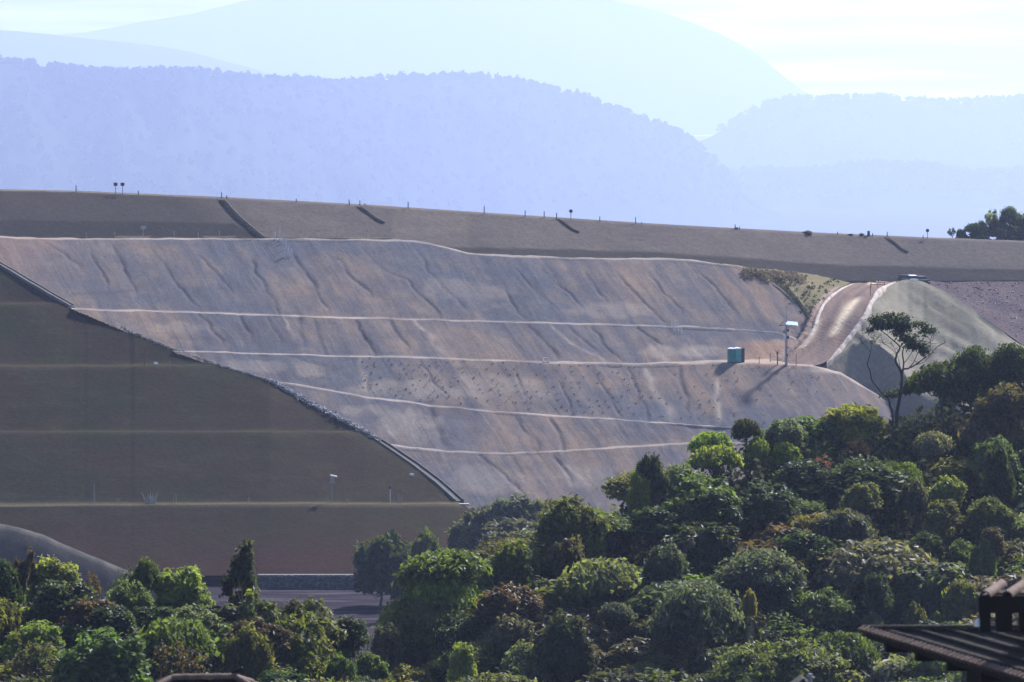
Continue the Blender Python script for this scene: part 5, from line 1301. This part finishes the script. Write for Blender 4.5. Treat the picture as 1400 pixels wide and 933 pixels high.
for u, lab in [(1199, 'left one of two white bags lying at the ramp top'), (1203, 'right one of two white bags lying at the ramp top')]:
    p = hit(u, 387.0)
    mb = MB(); mb.box((0, 0, 0.13), (0.42, 0.4, 0.3), top=0.7); mb.box((0, 0, 0.3), (0.22, 0.22, 0.12), top=0.5)
    o = mb.build('bag', M['white']); o.location = p; tag(o, lab, 'bag', 'white bags at the ramp top')

# ------------------------------------------------------------------ roofs at the lower edge
def barrel(mb, a, b, r, n=8, up_=Vector((0, 0, 1)), thick=0.016):
    a = Vector(a); b = Vector(b); d = (b - a).normalized(); s = d.cross(up_).normalized(); u_ = s.cross(d)
    vs = []; m = n + 1
    for q, rad in ((a, r), (b, r * 0.86), (b, r * 0.86 - thick), (a, r - thick)):
        for k in range(m):
            t = math.pi * k / n; vs.append(q + s * math.cos(t) * rad + u_ * math.sin(t) * rad)
    fs = []
    for ring in range(4):
        o0 = ring * m; o1 = ((ring + 1) % 4) * m
        for k in range(n): fs.append((o0 + k, o0 + k + 1, o1 + k + 1, o1 + k))
    for k in (0, n): fs.append((k, m + k, 2 * m + k, 3 * m + k))
    mb.add(vs, fs)
def house_right():
    A0 = P(1181, 861, 115.0)
    e = empty('tiled_house', (A0.x, 115, float(ground(A0.x, 115))), 'dark house with a clay tile roof and raised cap at the lower right corner', 'house')
    o = Vector((A0.x, 115, float(ground(A0.x, 115))))
    e1 = Vector((3.1, -11.0, 0)).normalized(); e2 = Vector((-e1.y, e1.x, 0)); e2 = Vector((0.962, 0.271, 0))
    A_ = A0 - o
    C_ = A_ + e1 * 12.5
    def pl(a, b): return A_ + e1 * a + e2 * b + Vector((0, 0, b * 0.50))
    h0 = Vector((3.45, -7.0, 0.74)); hip = lambda t: A_ + h0 * t
    rf = MB()
    top = [A_, C_, pl(12.5, 2.31), hip(1.63)]
    dn_ = [v - Vector((0, 0, 0.14)) for v in top]
    far_ = [hip(1.63) + Vector((3.0, 1.2, -0.45)), A_ + Vector((3.4, 1.1, -0.15))]
    rf.add(top + dn_, [(0, 1, 2, 3), (7, 6, 5, 4), (0, 4, 5, 1), (1, 5, 6, 2), (2, 6, 7, 3), (3, 7, 4, 0)])
    roof = rf.build('roof', M['tile_dark'], e)
    f2 = MB(); f2.add([A_, hip(1.63), far_[0], far_[1]] + [v - Vector((0, 0, 0.14)) for v in (A_, hip(1.63), far_[0], far_[1])], [(0, 1, 2, 3), (7, 6, 5, 4), (0, 4, 5, 1), (1, 5, 6, 2), (2, 6, 7, 3), (3, 7, 4, 0)])
    f2.build('rear_slope', M['tile_dark'], roof)
    # covering tiles, laid in courses along the slope
    tl_ = MB()
    N = Vector((0, 0, 1))
    for k in range(9):
        b0 = k * 0.235 + 0.14
        a0 = b0 / 1.42 * 7.67 + 0.15
        a = a0
        while a < 12.3:
            p0 = pl(a, b0 + random.uniform(-0.008, 0.008)) + Vector((0, 0, -0.005)); p1 = pl(min(a + 0.44, 12.45), b0) + Vector((0, 0, 0.01))
            barrel(tl_, p0, p1, 0.06, 6); a += 0.40
    tl_.build('cover_tiles', M['tile_dark'], roof)
    # eave tile ends
    n = 52
    for k in range(n):
        a = 0.08 + k * 0.238
        mb = MB(); p0 = pl(a, -0.10) + Vector((0, 0, 0.0)); p1 = pl(a, 0.05) + Vector((0, 0, 0.0))
        barrel(mb, p0, p1, 0.105 + random.uniform(-0.006, 0.006), 7); mb.build('eave_tile', M['tile'], roof)
    # hip cover
    mb = MB()
    for k in range(27):
        barrel(mb, hip(k * 0.06) + Vector((0, 0, 0.0)), hip(k * 0.06 + 0.066) + Vector((0, 0, 0.02)), 0.085, 6)
    mb.build('hip_tiles', M['tile_dark'], roof)
    # fascia, rafters and wall
    mb = MB(); q0 = pl(0.0, 0.06); q1 = pl(12.4, 0.06)
    mb.add([q0 + Vector((0, 0, -0.06)), q1 + Vector((0, 0, -0.06)), q1 + Vector((0, 0, -0.22)), q0 + Vector((0, 0, -0.22)), q0 + e2 * 0.06 + Vector((0, 0, -0.06)), q1 + e2 * 0.06 + Vector((0, 0, -0.06)), q1 + e2 * 0.06 + Vector((0, 0, -0.22)), q0 + e2 * 0.06 + Vector((0, 0, -0.22))],
           [(0, 1, 2, 3), (7, 6, 5, 4), (0, 4, 5, 1), (2, 6, 7, 3), (0, 3, 7, 4), (1, 5, 6, 2)])
    mb.build('fascia', M['timber'], e)
    for k, a in enumerate((1.3, 3.1, 4.9, 6.7, 8.5, 10.3)):
        mb = MB(); c = pl(a, 0.75) + Vector((0, 0, -0.52)); mb.box(c, (1.5, 0.16, 0.36), rz=math.atan2(e2.y, e2.x)); mb.build('rafter', M['timber'], e)
    mb = MB()
    hgt = A_.z + 0.15
    c = A_ + e1 * 8.2 + e2 * 2.3
    mb.box((c.x, c.y, hgt / 2 - 0.3), (2.9, 9.0, hgt), rz=math.atan2(e1.y, e1.x) + math.pi / 2); mb.build('wall', M['timber'], e)
    # raised cap on the roof
    cp = P(1374, 858, 108.6) - o
    ch = MB()
    s = 108.6 / F
    for (x, w_) in ((-28, 15), (-2, 22), (30, 22)):
        ch.box((cp.x + x * s, cp.y, cp.z + 12 * s), (w_ * s, 0.35, 34 * s))
    chm = ch.build('roof_cap', M['timber'], e)
    mb = MB(); mb.box((cp.x + 12 * s, cp.y, cp.z + 34 * s), (100 * s, 0.62, 24 * s)); mb.build('lintel', M['timber'], chm)
    for k, x in enumerate((-22, 8, 38)):
        mb = MB(); barrel(mb, Vector((cp.x + (x - 8) * s, cp.y - 0.42, cp.z + 45 * s)), Vector((cp.x + (x + 20) * s, cp.y + 0.30, cp.z + 57 * s)), 0.12, 8); mb.build('cap_tile', M['tile'], chm)
    mb = MB(); mb.box((cp.x + 20 * s, cp.y + 0.05, cp.z + 46 * s), (84 * s, 0.5, 6 * s)); mb.build('cap_bed', M['timber'], chm)
    mb = MB(); mb.tube([(cp.x - 38 * s, cp.y - 0.1, cp.z + 2 * s), (cp.x - 38 * s, cp.y - 0.1, cp.z + 8 * s), (cp.x - 37 * s, cp.y - 0.1, cp.z + 13 * s)], [5 * s, 4 * s, 1.5 * s], 9); mb.build('white_cap', M['white'], chm)
house_right()
def house_left():
    Y = 130.0
    a = P(236, 930.0, Y); b = P(322, 927.0, Y); gz = float(ground(a.x, Y)); o = Vector((a.x, Y, gz))
    e = empty('ridge_roof_house', o, 'house of which only the clay ridge tiles show at the lower left edge', 'house')
    A_ = a - o; B_ = b - o; B_.z = A_.z + 0.02
    mb = MB(); ez = A_.z - 1.25
    el_, er = A_.x - 2.3, B_.x + 2.3
    vs = [A_, B_, Vector((el_, -2.3, ez)), Vector((er, -2.3, ez)), Vector((er, 2.3, ez)), Vector((el_, 2.3, ez))]
    mb.add(vs, [(0, 2, 3, 1), (1, 3, 4), (1, 4, 5, 0), (0, 5, 2), (5, 4, 3, 2)])
    rf = mb.build('roof', M['tile_dark'], e)
    L_ = (B_ - A_).length; n = 4
    for k in range(n):
        m = MB(); barrel(m, A_ + (B_ - A_) * (k / n) + Vector((0, 0, 0.02)), A_ + (B_ - A_) * ((k + 1.12) / n) + Vector((0, 0, 0.045)), 0.115, 8); m.build('ridge_tile', M['tile'], rf)
    for s, q in ((-1, A_), (1, B_)):
        for sy in (-1, 1):
            end = Vector(((el_ if s < 0 else er), sy * 2.3, ez))
            d = end - q
            for k in range(7):
                m = MB(); barrel(m, q + d * (k * 0.13 + 0.15) + Vector((0, 0, 0.05)), q + d * (k * 0.13) + Vector((0, 0, 0.03)), 0.11, 8); m.build('hip_tile', M['tile'], rf)
    mb = MB(); mb.box(((A_.x + B_.x) / 2, 0, (ez - 0.1) / 2), (er - el_ - 1.2, 3.6, ez)); mb.build('wall', M['timber'], e)
    # the bird on the ridge
    bp = o + A_ + (B_ - A_) * 1.0 + Vector((0.03, 0, 0.125))
    bird = empty('bird', bp, 'small black bird perched on the right end of the clay ridge tiles', 'bird')
    bm = bmesh.new()
    prof = [(-0.115, 0.015, 0.012), (-0.07, 0.035, 0.022), (-0.03, 0.055, 0.036), (0.02, 0.078, 0.045), (0.06, 0.098, 0.042), (0.088, 0.120, 0.030), (0.108, 0.136, 0.030), (0.128, 0.136, 0.022), (0.142, 0.130, 0.008), (0.165, 0.126, 0.003)]
    rings = []
    for x, z, r in prof:
        rings.append([bm.verts.new((x, r * 0.8 * math.cos(2 * math.pi * k / 10), z + r * math.sin(2 * math.pi * k / 10))) for k in range(10)])
    for i in range(len(rings) - 1):
        for k in range(10): bm.faces.new((rings[i][k], rings[i][(k + 1) % 10], rings[i + 1][(k + 1) % 10], rings[i + 1][k]))
    bm.faces.new(rings[0][::-1]); bm.faces.new(rings[-1])
    me = bpy.data.meshes.new('body'); bm.to_mesh(me); bm.free(); me.materials.append(M['feather'])
    for pl_ in me.polygons: pl_.use_smooth = True
    link('body', me, bird)
    for s in (-1, 1):
        m = MB(); m.box((0.0, s * 0.040, 0.072), (0.14, 0.014, 0.055), rot=Matrix.Rotation(-0.4, 3, 'Y'), top=0.7); m.build('wing', M['feather'], bird)
        m = MB(); m.tube([(0.015, s * 0.015, 0.04), (0.02, s * 0.016, -0.002)], 0.004, 5); m.build('leg', M['feather'], bird)
house_left()
def house_small():
    Y = 128.0
    a = P(1097.5, 929, Y); gz = float(ground(a.x, Y)); o = Vector((a.x, Y, gz)); top = a.z - gz
    e = empty('gabled_house', o, 'house of which only a dark gable peak shows under the widest olive crown', 'house')
    mb = MB(); w_, dz, dp = 1.6, 1.2, 1.0
    vs = [Vector((0, 0, top)), Vector((-w_, 0, top - dz)), Vector((w_, 0, top - dz)), Vector((0, dp, top)), Vector((-w_, dp, top - dz)), Vector((w_, dp, top - dz))]
    vs2 = [v - Vector((0, 0, 0.12)) for v in vs]
    mb.add(vs + vs2, [(0, 1, 4, 3), (0, 3, 5, 2), (7, 6, 9, 10), (6, 8, 11, 9), (0, 6, 7, 1), (0, 2, 8, 6), (3, 4, 10, 9), (3, 9, 11, 5), (1, 7, 10, 4), (2, 5, 11, 8)])
    mb.build('roof', M['tile_dark'], e)
    mb = MB(); mb.tube([(0.02, -0.05, top - 0.25), (0.02, -0.05, top + 0.02)], 0.035, 6); mb.build('finial', M['timber'], e)
    for s in (-1, 1):
        mb = MB(); mb.add([Vector((0, -0.07, top + .02)), Vector((s * w_, -0.07, top - dz + .02)), Vector((s * w_, -0.07, top - dz - 0.16)), Vector((0, -0.07, top - 0.16)), Vector((0, -0.02, top + .02)), Vector((s * w_, -0.02, top - dz + .02)), Vector((s * w_, -0.02, top - dz - 0.16)), Vector((0, -0.02, top - 0.16))],
                          [(0, 1, 2, 3), (7, 6, 5, 4), (0, 4, 5, 1), (2, 6, 7, 3), (0, 3, 7, 4), (1, 5, 6, 2)]); mb.build('barge_board', M['wood'], e)
    mb = MB(); mb.add([Vector((-w_ + .4, 0.3, 0)), Vector((w_ - .4, 0.3, 0)), Vector((w_ - .4, 0.3, top - dz + .2)), Vector((0, 0.3, top - 0.2)), Vector((-w_ + .4, 0.3, top - dz + .2)), Vector((-w_ + .4, dp - .3, 0)), Vector((w_ - .4, dp - .3, 0)), Vector((w_ - .4, dp - .3, top - dz + .2)), Vector((0, dp - .3, top - 0.2)), Vector((-w_ + .4, dp - .3, top - dz + .2))],
                      [(0, 1, 2, 3, 4), (9, 8, 7, 6, 5), (0, 5, 6, 1), (1, 6, 7, 2), (4, 9, 5, 0)]); mb.build('wall', M['timber'], e)
    mb = MB(); mb.tube([(0.20, 0.6, top - 0.6), (0.20, 0.6, top + 0.06)], 0.05, 8); mb.tube([(0.30, 0.6, top - 0.04), (0.12, 0.6, top + 0.0)], 0.03, 6); mb.build('flue_pipe', M['concrete'], e)
house_small()

# ------------------------------------------------------------------ haze, sun, sky, camera
def haze():
    mb = MB(); x0, x1, y0, y1, za, zb2 = -8000, 8000, -200, 47000, -642, 560
    mb.box(((x0 + x1) / 2, (y0 + y1) / 2, (za + zb2) / 2), (x1 - x0, y1 - y0, zb2 - za))
    t = NT('haze_air')
    pv = t.n('ShaderNodeVolumePrincipled', {'Color': HAZE_COL, 'Density': HAZE_D, 'Anisotropy': HAZE_G})
    o = t.n('ShaderNodeOutputMaterial'); t.t.links.new(pv.outputs[0], o.inputs['Volume'])
    ob = mb.build('haze', t.m); ob['kind'] = 'stuff'
    tag(ob, 'pale blue haze filling the valley air', 'haze')
HAZE_COL = (0.515, 0.612, 0.93); HAZE_D = 5.6e-5; HAZE_G = 0.6
haze()

SUN_EL, SUN_AZ = 40.0, -33.0       # azimuth degrees left of the viewing direction
el, az = math.radians(SUN_EL), math.radians(SUN_AZ)
sdir = Vector((-math.sin(az) * math.cos(el), math.cos(az) * math.cos(el), math.sin(el)))
sl = bpy.data.lights.new('sun', 'SUN'); sl.energy = 4.8; sl.angle = math.radians(4.0); sl.color = (1.0, 0.975, 0.955)
so = bpy.data.objects.new('sun', sl); COL.objects.link(so)
so.rotation_euler = (-sdir).to_track_quat('-Z', 'Y').to_euler()

w = bpy.data.worlds.new('World'); SC.world = w; w.use_nodes = True
nt = w.node_tree; nt.nodes.clear()
sky = nt.nodes.new('ShaderNodeTexSky'); sky.sky_type = 'NISHITA'; sky.sun_disc = False
sky.sun_elevation = el; sky.sun_rotation = -az % (2 * math.pi)
sky.altitude = 900; sky.air_density = 1.0; sky.dust_density = 2.0; sky.ozone_density = 1.5
tc = nt.nodes.new('ShaderNodeTexCoord'); mp = nt.nodes.new('ShaderNodeMapping')
mp.inputs['Scale'].default_value = (14, 1, 260); nt.links.new(tc.outputs['Generated'], mp.inputs['Vector'])
nz = nt.nodes.new('ShaderNodeTexNoise'); nz.inputs['Scale'].default_value = 1.0; nz.inputs['Detail'].default_value = 5; nt.links.new(mp.outputs[0], nz.inputs['Vector'])
mr = nt.nodes.new('ShaderNodeMapRange'); mr.inputs['From Min'].default_value = 0.45; mr.inputs['From Max'].default_value = 0.65; nt.links.new(nz.outputs['Fac'], mr.inputs['Value'])
mx = nt.nodes.new('ShaderNodeMix'); mx.data_type = 'RGBA'; mx.blend_type = 'MIX'
md = nt.nodes.new('ShaderNodeMix'); md.data_type = 'RGBA'; md.blend_type = 'MULTIPLY'; md.inputs[0].default_value = 1
nt.links.new(sky.outputs[0], md.inputs[6]); md.inputs[7].default_value = (0.6, 0.6, 0.66, 1)
nt.links.new(mr.outputs[0], mx.inputs[0]); nt.links.new(md.outputs[2], mx.inputs[6])
ml = nt.nodes.new('ShaderNodeMix'); ml.data_type = 'RGBA'; ml.blend_type = 'MULTIPLY'; ml.inputs[0].default_value = 1
nt.links.new(sky.outputs[0], ml.inputs[6]); ml.inputs[7].default_value = (2.3, 2.3, 2.3, 1)
nt.links.new(ml.outputs[2], mx.inputs[7])
bg = nt.nodes.new('ShaderNodeBackground'); bg.inputs[1].default_value = 0.085
nt.links.new(mx.outputs[2], bg.inputs[0])
wo = nt.nodes.new('ShaderNodeOutputWorld'); nt.links.new(bg.outputs[0], wo.inputs[0])

cd = bpy.data.cameras.new('camera'); cam = bpy.data.objects.new('camera', cd); COL.objects.link(cam)
cd.lens = 200; cd.sensor_width = 36; cd.sensor_fit = 'HORIZONTAL'; cd.clip_start = 0.5; cd.clip_end = 200000
cam.location = (0, 0, 0); cam.rotation_euler = (math.pi / 2 - PITCH, 0, 0)
cd.dof.use_dof = True; cd.dof.focus_distance = 760; cd.dof.aperture_fstop = 4.0
SC.camera = cam
SC.view_settings.view_transform = 'Standard'; SC.view_settings.look = 'None'; SC.view_settings.gamma = 1.0
SC.view_settings.exposure = 1.1
SC.cycles.volume_bounces = 2
SC.cycles.max_bounces = 6; SC.cycles.diffuse_bounces = 3; SC.cycles.transmission_bounces = 4; SC.cycles.transparent_max_bounces = 8
SC.cycles.use_denoising = True
